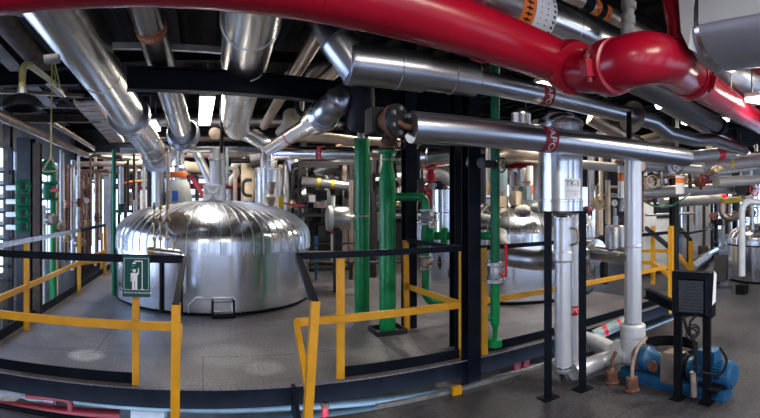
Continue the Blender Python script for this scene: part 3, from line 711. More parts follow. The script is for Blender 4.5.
def coupling(c, ax, r, k):
    ax = V(ax).normalized(); x, y, _ = frame_of(ax)
    m_ = M().lathe([(r*1.0, -.075), (r*1.16, -.07), (r*1.20, -.02), (r*1.20, .02), (r*1.16, .07), (r*1.0, .075)], c, ax, 36)
    o = m_.build('grooved_coupling', 'red', red)
    for a in k:
        d = x*math.cos(a)+y*math.sin(a); t = ax.cross(d); e = c+d*r*1.25
        lg = M(); lg.bar(e-t*.055, e+t*.055, .07, .085, d); lg.build('bolt_lug', 'red', o)
        M().cyl(e-t*.09, e+t*.09, .020, 8).build('coupling_bolt', 'red_dull', o)
vdir = V((0, -1, -.25))
def ang_for(c, ax, want):
    x, y, _ = frame_of(V(ax).normalized()); w = V(want); return math.atan2(w.dot(y), w.dot(x))
for c, ax in ((P(571, 67, 3.45), P(578, 70, 3.44)-rb), (P(611, 67.5, 3.21), P(630, 63, 3.06)-P(594, 72, 3.34)), (P(690, 78, 4.1), urc)):
    vd = -V(c); vd.z = -.6; k = ang_for(c, ax, vd); coupling(c, ax, rR, (k, k+PI))
br = P(675, 40, 3.5); bt = P(668, -12, 3.5)
br0 = P(684, 52, 3.4)
M().tube([P(680, 66, 3.5), br, at_z(br, br.z+.1), bt, at_z(bt, 4.25)], .062, 20, .1).build('riser', 'red', red)
coupling_c = P(677, 46, 3.5); M().lathe([(.06, -.05), (.088, -.045), (.088, .045), (.06, .05)], coupling_c, (0, 0, 1), 20).build('riser_coupling', 'red', red)
# strap hanger
hc = PZ(484.5, 36, zr); hang = thing('strap_hanger', 'red strap hanger clamped round the red main under the roof', 'hanger', hc)
M().lathe([(rR*1.012, -.028), (rR*1.05, -.028), (rR*1.05, .028), (rR*1.012, .028)], hc, ur, 36).build('clamp_ring', 'red_dull', hang)
M().bar(hc+V((0, .02, rR)), V((hc.x-.18, hc.y+.1, 4.3)), .045, .012, ur).build('strap', 'red_dull', hang)

# ==== UPPER RIGHT: stickered pipe, dark pipes, duct, lagged riser ===================================
a, b = P(470, -14, 4.0), P(640, 66, 5.1); zz = 3.30; a.z = b.z = zz
a = PZ(496, 2, 3.28); b = PZ(622, 52, 3.28); uu = (b-a).normalized(); a, b = a-uu*2.2, b+uu*.5
sL = (PZ(520, 12, 3.28)-a).length
rp = pipe('thick grey pipe above the red main wearing an orange and white sticker', [a, b], .205, 'clad', 'insulated_pipe', seams=1.9, bands=[(sL-.085, .065, 'orange', O), (sL+.10, .115, 'paper', O)], n=32)
bands = [o for o in rp.children if o.name.startswith('label_band')]
for bnd, s, w, colr in ((bands[0], sL-.085, .065, 'black'), (bands[1], sL+.10, .115, 'dark')):
    c = a+uu*s; rad = .205*1.031; fd_ = -c; fd_.z = -.9; fd_ = (fd_-uu*fd_.dot(uu)).normalized(); td = uu.cross(fd_)
    for i in range(-6, 7):
        th = i*.21
        def cylp(axx, t): return c+uu*axx+(fd_*math.cos(t)+td*math.sin(t))*(rad+.001)
        if colr == 'black':
            mk = M(); mk.add([cylp(-w*.55, th-.030), cylp(w*.55, th-.030), cylp(w*.55, th+.030), cylp(-w*.55, th+.030)], [(0, 1, 2, 3)])
            mk.add([cylp(-w*.15, th-.075), cylp(w*.10, th-.075), cylp(w*.10, th+.075), cylp(-w*.15, th+.075)], [(0, 1, 2, 3)]); mk.build('printed_mark', colr, bnd)
        else:
            for q, sz in ((-.55, .012), (.05, .016), (.72, .028)):
                mk = M(); mk.add([cylp(w*q-sz*.6, th-sz*2.2), cylp(w*q+sz*.7, th-sz*1.2), cylp(w*q+sz*.4, th+sz*2.4), cylp(w*q-sz*.2, th+sz*.8)], [(0, 1, 2, 3)]); mk.build('printed_mark', colr, bnd)
a, b = P(628, 79, 4.9), P(722, 127, 6.6); a.z = b.z = (a.z+b.z)/2
a = PZ(630, 80, 2.98); b = PZ(715, 124, 2.98); uu = (b-a).normalized()
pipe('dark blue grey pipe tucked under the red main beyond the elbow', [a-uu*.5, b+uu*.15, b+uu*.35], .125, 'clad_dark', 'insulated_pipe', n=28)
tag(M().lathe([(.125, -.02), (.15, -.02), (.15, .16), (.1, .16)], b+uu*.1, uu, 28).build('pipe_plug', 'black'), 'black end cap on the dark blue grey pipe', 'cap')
a = PZ(576, -2, 3.75); b = PZ(648, 36, 3.75); uu = (b-a).normalized(); a -= uu
hz = pipe('dark pipe near the roof with orange and black warning bands', [a, b+uu*3], .085, 'tan_metal', bands=[((PZ(597, 6, 3.75)-a).length, .045, 'orange', O), ((PZ(608, 11, 3.75)-a).length, .04, 'orange', O), ((PZ(602.6, 8.5, 3.75)-a).length, .05, 'black', O), ((PZ(587, 2, 3.75)-a).length, .07, 'black', O)], n=24)
for o in [o for o in hz.children if o.name.startswith('label_band')][:2]:
    i0 = [o2 for o2 in hz.children if o2.name.startswith('label_band')].index(o); c = a+uu*[(PZ(597, 6, 3.75)-a).length, (PZ(608, 11, 3.75)-a).length][i0]
    wrap_text('arrow_mark', '>', .11, c, uu, .085*1.035, to_eye(c, uu), 'black', o, along=False)
rl = P(629, 42, 4.3); tag(M().tube([rl, P(628, 20, 4.3), P(629, -12, 4.3), at_z(P(629, -12, 4.3), 4.28)], .055, 18, .1, 6, bumps=[(.08, .03, .02), (.2, .04, .012), (.34, .03, .02), (.45, .03, .015)]).build('lagged_pipe', 'lagging'), 'lumpy pale cloth lagged riser above the red elbow', 'pipe')
# big duct end at the upper right corner
dc = P(692, 30, 3.14); dxx = dc.x+.36
root = thing('air_duct', 'huge pale insulated duct end jutting in above the red main at the corner', 'duct', (dxx, dc.y, dc.z))
pr = []
for i in range(13):
    t = PI + PI*i/12; pr.append((.36*math.cos(t), .10 + .20*math.sin(t)))
pr += [(.36, .55), (-.36, .55)]
dz_ = 2.77
def duct_sec(y0, y1, pr, name, m):
    mb = M(); k = len(pr)
    mb.add([V((dxx+p_, y0, dz_+q_)) for p_, q_ in pr]+[V((dxx+p_, y1, dz_+q_)) for p_, q_ in pr], [(i, (i+1) % k, k+(i+1) % k, k+i) for i in range(k)]+[tuple(range(k)), tuple(range(k, 2*k))])
    return mb.build(name, m, root, 30)
duct_sec(dc.y+.05, dc.y-3.2, pr, 'duct_shell', 'duct_grey')
tp = [(-.365, .10), (.365, .10), (.365, .555), (-.365, .555)]
duct_sec(dc.y+.055, dc.y-3.2, tp, 'side_panel', 'panel_white')
M().prism([(0, 0), (.06, .12), (.10, .62), (.10, 1.4), (-.08, 1.4), (-.06, .4)], (dxx-.372, dc.y+.02, dz_-.05), (0, 1, 0), (0, 0, 1), .5).build('riser_panel', 'panel_white', root)
b_ = [(p_*1.02, q_*1.02-.0) for p_, q_ in pr]
for yy in (dc.y-.02, dc.y-.55, dc.y-1.4): duct_sec(yy, yy-.035, [(p_*1.03, (q_-.1)*1.03+.1) for p_, q_ in pr], 'duct_strap', 'clad')
a, b = P(735, 80, 6.4), P(790, 100, 7.6)
pipe('big dull grey pipe behind the red main at the far top corner', [P(706, 58, 6.8), P(728, 78, 6.6), P(790, 91, 8.2)], .33, 'clad_dull', 'insulated_pipe', seams=.8, bend=.5, n=32)
tag(M().tube([at_z(P(731, 52, 5.4), 4.28), P(731, 90, 5.4)], .012, 8).build('hanger_rod', 'galv'), 'thin steel hanger rod beside the red main at the far corner', 'rod')
tag(M().bar(P(735, 45, 5.2), P(765, 70, 5.6), .2, .1).build('brace', 'red_dull'), 'dull reddish brace under the corner duct', 'brace')
# ==== VESSEL TK-5 ON BLACK LEGS =====================================================================
vc = P(560.5, 205, 4.72); vx, vy = vc.x, vc.y
def zat(py, d): return EYE + d*(Y0-py)/F
vz = lambda py: zat(py, 4.6)
ves = thing('process_vessel', 'tall silver vessel lettered TK-5 standing on black legs', 'vessel', (vx, vy, LOW))
VR = .232
M().lathe([(VR-.02, vz(213)), (VR, vz(211)), (VR, vz(202)), (VR+.008, vz(201.5)), (VR+.008, vz(200)), (VR-.004, vz(199.5)), (VR-.004, vz(124)), (VR+.006, vz(123.5)), (VR+.006, vz(121)), (VR*.96, vz(118)), (VR*.55, vz(112)), (VR*.2, vz(110.5)), (0, vz(110))], (vx, vy, 0), (0, 0, 1), 48).build('vessel_shell', 'clad', ves)
M().lathe([(0, vz(217)), (VR*.7, vz(215)), (VR-.02, vz(213))], (vx, vy, 0), (0, 0, 1), 40).build('vessel_bottom', 'clad_dull', ves)
fc = V((-vx, -vy, 0)).normalized(); tw = V((0, 0, 1)).cross(fc)
def vface(u, z, r=VR-.004): 
    a = math.atan2(fc.y, fc.x)+u/r; return V((vx+r*math.cos(a), vy+r*math.sin(a), z))
lb = M(); k = 8; us = [.04+ .20*i/k for i in range(k+1)]
for z in (vz(199), vz(179)):
    lb.v += [vface(u, z, VR-.002) for u in us]
lb.f = [(i, i+1, k+2+i, k+1+i) for i in range(k)]
lbl = lb.build('name_label', 'paper', ves)
cen = V((vx, vy, vz(184)))
def onves(txt, size, u, z, m):
    a = math.atan2(fc.y, fc.x)+u/VR; f_ = V((math.cos(a), math.sin(a), 0)); return wrap_text('label_lettering', txt, size, (vx, vy, z), (0, 0, 1), VR-.0015, f_, m, lbl)
onves('TK-5', .082, .135, vz(184), 'dark'); onves('TANQUE DE', .028, .135, vz(191.5), 'grey_paint'); onves('1 000 L', .024, .16, vz(194.5), 'grey_paint')
for px, py, d in ((548, 398, 4.41), (582.5, 390, 4.62)):
    q = P(px, py, d); leg = M().bar((q.x, q.y, LOW+.012), (q.x, q.y, vz(211)), .075, .03, fc)
    lo = leg.build('leg', 'black_steel', ves); M().box((q.x-.09, q.y-.07, LOW+.001), (q.x+.09, q.y+.07, LOW+.013)).build('foot_plate', 'black_steel', lo)
q = P(562, 372, 5.0); M().bar((q.x, q.y, LOW), (q.x, q.y, vz(214)), .05, .03, fc).build('leg', 'black_steel', ves)
q = P(592, 385, 5.0)
# white pipe hanging under it
wp = P(563, 300, 4.62); wd = 4.62
pp = thing('drain_pipe', 'fat white insulated pipe hanging under the TK-5 vessel between its legs', 'pipe', (wp.x, wp.y, zat(372, wd)))
M().lathe([(.05, zat(373, wd)), (.085, zat(369, wd)), (.085, zat(262, wd)), (.102, zat(260, wd)), (.102, zat(252, wd)), (.096, zat(251, wd)), (.096, zat(220, wd)), (.10, zat(219, wd)), (.10, zat(217.5, wd))], (wp.x, wp.y, 0), (0, 0, 1), 28).build('pipe_body', 'white_clad', pp, 15)
M().tube([P(571, 228, 4.55), P(577.5, 229, 4.5), P(578, 243, 4.5), P(571, 245, 4.55)], .014, 10, .04, 6).build('u_handle', 'rusty_pale', pp)
M().lathe([(.088, -.01), (.095, -.01), (.095, .01), (.088, .01)], (wp.x, wp.y, zat(366, wd)), (0, 0, 1), 24).build('bottom_ring', 'clad', pp)
tp = P(574.5, 300, 4.85)
pipe('thin white pipe with a red mark beside the fat pipe under the TK-5 vessel', [(tp.x, tp.y, zat(372, 4.85)), (tp.x, tp.y, zat(216, 4.85))], .042, 'white_clad', bands=[(zat(310, 4.85)-zat(372, 4.85), .05, 'red_small', W)])
h1 = P(577, 209, 5.1); valve('red handwheel peeping out beside the foot of the TK-5 vessel', P(583, 210, 5.1), (1, 0, 0), .03, (.3, -1, 0), 'dark', 'red_small', .05)
# tall plain vessel standing behind
q = P(521, 205, 9.3); tag(M().lathe([(.20, 1.5), (.20, 3.45), (.207, 3.46), (.207, 3.52), (.15, 3.6), (0, 3.62)], (q.x, q.y, .0), (0, 0, 1), 30).build('tall_vessel', 'clad'), 'plain silver column vessel rising behind the TK-5 vessel and the long pipes', 'vessel')
q = P(541, 205, 9.0); tag(M().lathe([(.21, 1.5), (.21, 3.2), (.16, 3.3), (0, 3.32)], (q.x+.0, q.y, .0), (0, 0, 1), 30).build('tall_vessel', 'clad_dull'), 'duller silver column vessel right behind the TK-5 vessel', 'vessel')
q = P(443, 205, 6.7)
tag(M().lathe([(.13, zat(238, 6.7)), (.13, zat(213, 6.7)), (.16, zat(212, 6.7)), (.16, zat(190, 6.7)), (.10, zat(186, 6.7)), (0, zat(186, 6.7))], (q.x, q.y, 0), (0, 0, 1), 28).build('small_vessel', 'clad'), 'short silver vessel behind the green flanges in front of the second dome', 'vessel')

# ==== STANDPIPE, PUMP AND CABINET ===================================================================
sp_d = 5.0; sc = P(633, 205, sp_d); SR = .094
stp = thing('standpipe', 'thick white insulated standpipe rising from the blue pump to the long silver pipe', 'pipe', (sc.x, sc.y, zat(350, sp_d)))
M().lathe([(SR, zat(322, sp_d)), (SR, zat(247, sp_d)), (SR+.004, zat(246.5, sp_d)), (SR+.004, zat(245, sp_d)), (SR, zat(244.5, sp_d)), (SR, EYE+.60-.05)], (sc.x, sc.y, 0), (0, 0, 1), 32).build('pipe_body', 'white_clad', stp, 15)
M().lathe([(SR+.035, zat(351, sp_d)), (SR+.042, zat(350, sp_d)), (SR+.042, zat(339, sp_d)), (SR+.036, zat(338.5, sp_d)), (SR+.036, zat(336, sp_d)), (SR+.044, zat(335.5, sp_d)), (SR+.044, zat(325, sp_d)), (SR+.02, zat(323.5, sp_d)), (SR, zat(323, sp_d))], (sc.x, sc.y, 0), (0, 0, 1), 32).build('flange_jacket', 'white_jacket', stp, 15)
hb = P(633, 257, sp_d); h2 = P(607, 258, 5.35); h3 = P(592, 258, 5.6); h4 = P(500, 262, 7.25)
hz_ = hb.z
def lv(p): return V((p.x, p.y, hz_))
pipe('dull silver branch pipe from the white standpipe back to the second dome', [lv(hb), lv(h2), lv(h3)], .098, 'clad_dull', 'insulated_pipe', seams=.25)
tag(M().lathe([(.10, -.07), (.155, -.06), (.155, .09), (.15, .1), (.11, .12)], lv(P(593, 258, 5.6)), lv(h3)-lv(h2), 26).build('flange_jacket', 'clad'), 'bulging silver flange jacket on the branch pipe behind the TK-5 vessel', 'jacket')
pipe('segmented silver elbow pipe in front of the second dome behind the red lever', [P(591, 258, 5.5), P(565, 259, 5.55), P(535, 260, 5.65), P(510, 257, 5.85), P(500, 246, 6.6), P(500, 236, 7.3)], .13, 'clad_dull', 'insulated_pipe', seams=.22, bend=.35, n=28)
cn = P(615.5, 248, 5.25); tag(M().lathe([(.075, zat(249.5, 5.25)), (.118, zat(248.5, 5.25)), (.118, zat(227, 5.25)), (.11, zat(225.5, 5.25)), (.03, zat(225, 5.25)), (.03, zat(216, 5.25)), (.012, zat(215, 5.25)), (.012, zat(208, 5.25))], (cn.x, cn.y, 0), (0, 0, 1), 26).build('jacketed_valve', 'clad_dull'), 'silver can shaped valve jacket sitting on the branch pipe', 'jacket')
ga = P(614, 203, 5.25); M_ = gauge('small dark gauge above the can shaped jacket', ga, (-.6, -.8, 0), .04)

px_ = 4.0                                             # pump skid runs along y
pm = thing('pump', 'blue motor pump on a blue skid at the foot of the standpipe', 'pump', (px_, 2.3, LOW))
az = .03
M().prism([(-.12, 0), (.12, 0), (.12, .02), (.10, .025), (.095, .10), (-.095, .10), (-.10, .025), (-.12, .02)], (px_, 3.05, LOW+.001), (1, 0, 0), (0, 0, 1), 1.22).build('skid', 'blue', pm)
ym = lambda px: None
def yy(px):                                           # where a bearing meets the shaft line x = px_
    return px_/math.tan((px-X0)/F)
M().lathe([(.05, 0), (.125, .01), (.135, .05), (.135, .10), (.10, .13), (.075, .24), (.07, .40), (.05, .42)], (px_, yy(642), az), (0, -1, 0), 26).build('pump_casing', 'blue', pm)
M().box((px_-.03, yy(655)-.06, LOW+.10), (px_+.03, yy(655)+.02, az-.05)).build('pump_foot', 'blue', pm)
M().box((px_-.02, yy(668), az-.05), (px_+.02, yy(672), az+.05)).build('pump_shaft', 'dark', pm)
y0_, y1_ = yy(667), yy(683)
gp = [(-.125, -.16), (-.11, -.16), (-.11, .07), (-.07, .115), (.07, .115), (.11, .07), (.11, -.16), (.125, -.16), (.125, .08), (.08, .13), (-.08, .13), (-.125, .08)]
M().prism(gp, (px_, y0_, az), (1, 0, 0), (0, 0, 1), y0_-y1_).build('coupling_guard', 'tan_metal', pm)
M().lathe([(.03, 0), (.12, .005), (.12, .04), (.02, .06)], (px_, yy(686), az), (0, -1, 0), 24).build('coupling_half', 'black', pm)
y2_ = yy(691)
L_ = 40
def fin(i, r, h): return .0 if i % 2 else .012
M().lathe([(.06, 0), (.115, .0), (.125, .02), (.125, .06)], (px_, y2_, az), (0, -1, 0), 28).build('motor_endbell', 'blue', pm)
M().lathe([(.112, .06), (.112, .36)], (px_, y2_, az), (0, -1, 0), 56, wob=fin).build('motor_body', 'blue', pm, 20)
M().lathe([(.118, .36), (.128, .365), (.128, .45), (.10, .475), (0, .48)], (px_, y2_, az), (0, -1, 0), 28).build('fan_cover', 'blue', pm)
M().box((px_-.09, y2_-.30, az+.10), (px_+.07, y2_-.12, az+.22)).build('terminal_box', 'blue', pm)
for yq in (y2_-.10, y2_-.32): M().box((px_-.12, yq-.03, LOW+.10), (px_+.12, yq+.03, az-.09)).build('motor_foot', 'blue', pm)
M().lathe([(.06, 0), (.06, .02)], P(653, 366, 4.72), (-1, 0, 0), 12).build('drain_cap', 'rust', pm)
# suction spool, elbow and flange at the pump
fl0 = V((px_, yy(642)+.01, az))
pipe('grey insulated suction spool joining the pump to the white pipework', [fl0+V((0, .02, 0)), fl0+V((0, .34, 0))], .122, 'white_jacket', 'insulated_pipe', seams=.08, bend=.1)
tag(M().lathe([(.10, -.03), (.14, -.03), (.14, .03), (.10, .03)], fl0, (0, 1, 0), 24).build('flange', 'rust'), 'rusty flange between the blue pump head and the grey suction spool', 'flange')
s0_ = fl0+V((0, .30, 0)); s1_ = P(583, 357, 5.15); s2_ = P(576, 352, 5.5)
pipe('white pipe curving from the suction spool toward the foot of the drain leg', [P(620, 356, 5.0), P(603, 360, 5.05), P(573, 372, 4.72)], .085, 'white_clad', 'insulated_pipe')
pipe('pale insulated pipe coming from under the platform to the suction spool', [P(614, 352, 5.1), P(598, 343, 5.6), P(579, 337, 6.3)], .098, 'white_jacket', 'insulated_pipe', bend=.3)
a, b = P(593, 336, 6.2), P(626, 321, 6.5); pipe('light pipe with red stripes lying low between the vessel and the standpipe', [a, b+(b-a)*.1], .078, 'cyan_pipe', 'insulated_pipe', bands=[(.18, .03, 'red_small', O), (.42, .02, 'red_small', O)])
# little drain pots
for px, py, d, h, lb in ((612, 384, 4.78, .13, 'rusty drain pot by the suction spool, further from the cabinet stand'), (632, 392, 4.58, .135, 'rusty drain pot with a pale hose close to the pump skid')):
    q = P(px, py, d); rt = thing('drain_pot', lb, 'drain', (q.x, q.y, LOW))
    M().lathe([(.075, .001), (.08, .02), (.062, .03), (.062, h), (.05, h+.005)], (q.x, q.y, LOW), (0, 0, 1), 20).build('pot', 'rust', rt)
    M().cyl((q.x, q.y, LOW+h), (q.x, q.y, LOW+h+.03), .022, 10).build('hose_tail', 'rusty_pale', rt)
q = P(632, 392, 4.58)
tag(M().tube([(q.x, q.y, LOW+.165), P(633, 362, 4.6), P(637, 348, 4.65), P(646, 338, 4.85)], .020, 10, .12, 6).build('hose', 'rusty_pale'), 'pale hose rising from the drain pot past the blue pump head', 'hose')
q = P(612, 384, 4.78); tag(M().tube([(q.x, q.y, LOW+.16), P(612, 360, 4.8), P(616, 352, 4.85)], .02, 10, .08).build('hose', 'rust'), 'short rusty tube between the other drain pot and the suction spool', 'hose')
a = P(668, 343, 5.6); a.z = LOW+.07
bs = M(); bs.lathe([(.30, -.07), (.31, -.07), (.31, .08), (.30, .08)], a+V((0, 0, 0)), (0, 0, 1), 48)
ring = M(); n_ = 48
vs = []
for z in (LOW+.03, LOW+.16):
    for r in (.355, .365): vs += [V((a.x+r*math.cos(2*PI*i/n_), a.y+r*math.sin(2*PI*i/n_), z)) for i in range(n_)]
fs = []
for i in range(n_):
    j = (i+1) % n_; fs += [(i, j, 2*n_+j, 2*n_+i), (n_+i, 3*n_+i, 3*n_+j, n_+j), (i, n_+i, n_+j, j), (2*n_+i, 2*n_+j, 3*n_+j, 3*n_+i)]
ring.add(vs, fs); tag(ring.build('steel_hoop', 'black'), 'black steel hoop lying round the floor behind the pump', 'hoop')
# cabinet stand
fA, fB = P(678, 398, 4.40), P(707, 403, 4.30); fA.z = fB.z = LOW
dirn = (fB-fA).normalized(); nrm = V((0, 0, 1)).cross(dirn); nrm = nrm if nrm.dot(-fA) > 0 else -nrm
std = thing('control_stand', 'black two legged control stand with a perforated box on top', 'stand', (fA+fB)/2)
zt, zb = zat(272, 4.35), zat(316, 4.35)
for q in (fA, fB):
    lo = M().bar(q+V((0, 0, .012)), q+V((0, 0, zt-LOW-.02)), .072, .05, nrm).build('leg', 'black', std)
    M().box(q-V((.07, .06, -.001)), q+V((.07, .06, .012))).build('foot_plate', 'black', lo)
e0_, e1_ = fA-dirn*.055, fB+dirn*.055
def qd(u, z, o): return V((0, 0, 0)) + e0_*(1-u) + e1_*u + nrm*o + V((0, 0, z-LOW))
zs_ = [zt, zb]
bx = M(); bx.hexa([qd(0, zb, -.10), qd(1, zb, -.10), qd(1, zb, .02), qd(0, zb, .02), qd(0, zt, -.10), qd(1, zt, -.10), qd(1, zt, .02), qd(0, zt, .02)]); bx.build('box', 'black', std)
fr_ = M()
zi0, zi1 = zb+.03, zt-.075
frp = [qd(0, zb, .025), qd(1, zb, .025), qd(1, zt, .025), qd(0, zt, .025), qd(.21, zi0, .03), qd(.80, zi0, .03), qd(.80, zi1, .03), qd(.21, zi1, .03)]
fr_.add([qd(0, zb, .021), qd(1, zb, .021), qd(1, zt, .021), qd(0, zt, .021), qd(.13, zi0, .065), qd(.87, zi0, .065), qd(.87, zi1+.02, .065), qd(.13, zi1+.02, .065), qd(.19, zi0+.01, .03), qd(.81, zi0+.01, .03), qd(.81, zi1, .03), qd(.19, zi1, .03)],
    [(0, 1, 5, 4), (1, 2, 6, 5), (2, 3, 7, 6), (3, 0, 4, 7), (4, 5, 9, 8), (5, 6, 10, 9), (6, 7, 11, 10), (7, 4, 8, 11)])
fr_.build('box_frame', 'black_steel', std)
gr = M()
for i in range(15):
    u0 = .19+.62*i/14
    for sgn in (1, -1):
        ua, ub = u0, u0+sgn*.22; za, zb2 = zi0+.01, zi1
        ue = min(.81, max(.19, ub)); zz = za+(zb2-za)*((ue-ua)/(ub-ua))
        if abs(ue-ua) > .01: gr.bar(qd(ua, za, .036), qd(ue, zz, .036), .007, .006, nrm)
for j in (1, 2):
    for i in range(7):
        for sgn, us_ in ((1, .19), (-1, .81)):
            z0 = zi0+.01+(zi1-zi0)*i/7; ue = us_+sgn*.22*(zi1-z0)/(zi1-zi0)
            if j == 1: gr.bar(qd(us_, z0, .036), qd(ue, zi1, .036), .007, .006, nrm)
gr.build('mesh_grille', 'mesh_grey', std)
tag(M().hexa([qd(1.005, zat(303, 4.3), -.08), qd(1.02, zat(304, 4.3), .04), qd(1.026, zat(304, 4.3), .04), qd(1.012, zat(303, 4.3), -.08), qd(1.03, zat(275, 4.3), -.08), qd(1.06, zat(270, 4.3), .03), qd(1.066, zat(270, 4.3), .03), qd(1.037, zat(275, 4.3), -.08)]).build('paper_sheet', 'paper'), 'white paper sheet clipped to the side of the control stand box', 'paper')
cb = M()
cb.tube([P(683, 316, 4.3), P(687, 330, 4.28), P(693, 338, 4.28), P(696, 360, 4.3), P(694, 396, 4.33)], .016, 10, .15, 5)
tag(cb.build('cable', 'rubber'), 'thick black cable hanging from the stand box to the floor', 'cable')
cb = M()
for k, (dx, R_) in enumerate(((0, .055), (1.5, .045), (-1.5, .05))):
    cb.torus(P(693+dx, 330+k*2, 4.22), (-.7, -.7, .3*(k-1)), R_, .008, 24, 6)
tag(cb.build('cable_coil', 'rubber'), 'small coil of black cable hanging on the control stand', 'cable')
tag(M().tube([P(699, 312, 4.3), P(690, 322, 4.25), P(689, 336, 4.25)], .012, 8, .05).build('cable', 'rubber'), 'thin black cable looping from the stand box to the coil', 'cable')
tag(M().tube([P(720, 348, 4.1), P(728, 360, 4.2), P(722, 376, 4.2), P(700, 372, 4.25)], .013, 8, .14, 6).build('cable', 'rubber'), 'black power cable looping round the motor fan cover', 'cable')
tag(M().tube([P(694, 396, 4.33), P(693, 372, 4.31)], .03, 10).build('cable_conduit', 'rusty_pale'), 'short pale conduit standing between the legs of the control stand', 'conduit')
tag(M().bar(P(712, 392, 4.2), P(727, 376, 4.5), .1, .03).build('skid_rail', 'black'), 'black rail at the motor end of the pump skid', 'rail')

# ==== GREEN PIPES ===================================================================================
gA = P(362, 317, 6.77); gB = P(387.5, 331, 5.98)
g1_ = thing('green_pipe', 'green upright pipe below the black strainer, further back of the pair', 'pipe', (gA.x, gA.y, 0))
M().lathe([(.112, 0), (.112, zat(138, 6.77))], (gA.x, gA.y, 0), (0, 0, 1), 28).build('pipe_body', 'green', g1_)
M().lathe([(.113, -.012), (.120, -.01), (.120, .01), (.113, .012)], (gA.x, gA.y, zat(216, 6.77)), (0, 0, 1), 24).build('band', 'rusty_pale', g1_)
g2_ = thing('green_pipe', 'green upright pipe standing on a curbed plate, nearer of the pair', 'pipe', (gB.x, gB.y, 0))
d_ = 5.98
M().lathe([(.108, 0), (.108, zat(176, d_)), (.075, zat(166, d_)), (.075, zat(154, d_)), (.12, zat(153.5, d_)), (.12, zat(150.5, d_)), (.07, zat(150, d_))], (gB.x, gB.y, 0), (0, 0, 1), 28).build('pipe_body', 'green', g2_)
M().lathe([(.076, -.012), (.084, -.01), (.084, .01), (.076, .012)], (gB.x, gB.y, zat(160, d_)), (0, 0, 1), 24).build('band', 'rusty_pale', g2_)
cp = M(); 
for s in (-1, 1): cp.bar((gB.x-.2, gB.y+s*.17, .03), (gB.x+.2, gB.y+s*.17, .03), .02, .06); cp.bar((gB.x+s*.2, gB.y-.17, .03), (gB.x+s*.2, gB.y+.17, .03), .02, .06)
tag(cp.build('curb_frame', 'dark'), 'low dark curb frame on the floor round the nearer green pipe', 'curb')
valve('brassy flanged valve on top of the nearer green pipe', (gB.x, gB.y, zat(141, d_)), (0, 0, 1), .075, (.9, -.3, 0), 'rust', 'dark', .09, hl=.10, sl=.22)
# black strainer above the first green pipe
q = P(361, 104, 5.3); tag(M().lathe([(.10, -.05), (.135, .0), (.135, .44), (.12, .5)], P(361, 126, 4.5), (0, 0, 1), 28).build('strainer', 'rubber'), 'fat black padded cylinder hanging over the first green pipe', 'strainer')
q = P(361, 131, 5.9); tag(M().lathe([(.05, -.1), (.05, .2)], q, (0, 0, 1), 12).build('pipe_neck', 'galv'), 'bright metal neck between the black padded cylinder and the green pipe', 'pipe')
q = P(377, 127, 5.4); valve('dark bolted valve between the black padded cylinder and the blunt silver pipe', q, (1, -.2, 0), .085, (0, -1, .1), 'dark', 'dark', .07, hl=.14, sl=.2)
# green branch with valves
dg = 6.1; bp = [P(396, 197, dg), P(416, 197, dg), P(425.5, 199, dg), P(425.5, 209, dg)]
pipe('green branch pipe leaving the nearer green pipe and bending down', [P(392, 197, dg), P(425.5, 197, dg), P(425.5, 211, dg)], .055, 'green', bend=.12)
v1 = valve('steel flanged valve on the green branch below its bend', P(425.5, 217, dg), (0, 0, 1), .062, (.6, -.8, 0), 'galv', 'dark', .06, hl=.10, sl=.16)
pipe('green drop pipe below the steel valve ending in a low elbow', [P(425.5, 224, dg), P(425.5, 295, dg), P(430, 302, dg), P(462, 300, 6.5)], .05, 'green', bend=.1)
pipe('green stub pipe with two big flanges across the second dome', [P(425.5, 235.5, dg), P(462, 236, 6.0)], .055, 'green', flanges=[.09, .26])
valve('valve with a dark handwheel low on the green drop pipe', P(425.5, 262.5, dg), (0, 0, 1), .055, (1, -.35, 0), 'rusty_pale', 'black', .085, hl=.09, sl=.19)
# thin green standpipe by the black column
ds = 4.85; q = P(495, 205, ds)
gs = thing('green_standpipe', 'thin green standpipe with a round foot flange beside the wide black column', 'pipe', (q.x, q.y, zat(345, ds)))
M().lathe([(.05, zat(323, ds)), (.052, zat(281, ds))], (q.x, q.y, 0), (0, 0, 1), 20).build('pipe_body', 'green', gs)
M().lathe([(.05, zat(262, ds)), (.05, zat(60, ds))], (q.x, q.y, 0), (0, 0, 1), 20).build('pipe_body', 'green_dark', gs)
M().lathe([(.012, zat(349, ds)), (.03, zat(347, ds)), (.075, zat(346, ds)), (.075, zat(339, ds)), (.028, zat(338, ds)), (.028, zat(328, ds)), (.05, zat(323, ds))], (q.x, q.y, 0), (0, 0, 1), 20).build('foot_flange', 'green', gs)
M().tube([(q.x, q.y, zat(318, ds)), P(488, 318, ds)], .03, 12).build('side_stub', 'green', gs)
lever_valve('steel ball valve with red lever on the thin green standpipe', (q.x, q.y, zat(272, ds)), (0, 0, 1), .056, P(506, 243, 4.72), mid=P(506, 276, 4.74))
pipe('green side pipe joining the thin standpipe from behind the black column', [P(474, 236, 5.0), P(495, 236, ds)], .042, 'green')
valve('small dark valve crossing the thin green standpipe under the long silver pipe', P(488, 164, 4.72), (1, .2, 0), .035, (1, .1, 0), 'dark', 'black', .075, hl=.1, sl=.19)
pipe('stub of grey pipe with a rounded cap next to the small dark valve', [P(468, 162, 4.9), P(481, 163, 4.85)], .055, 'rusty_pale')

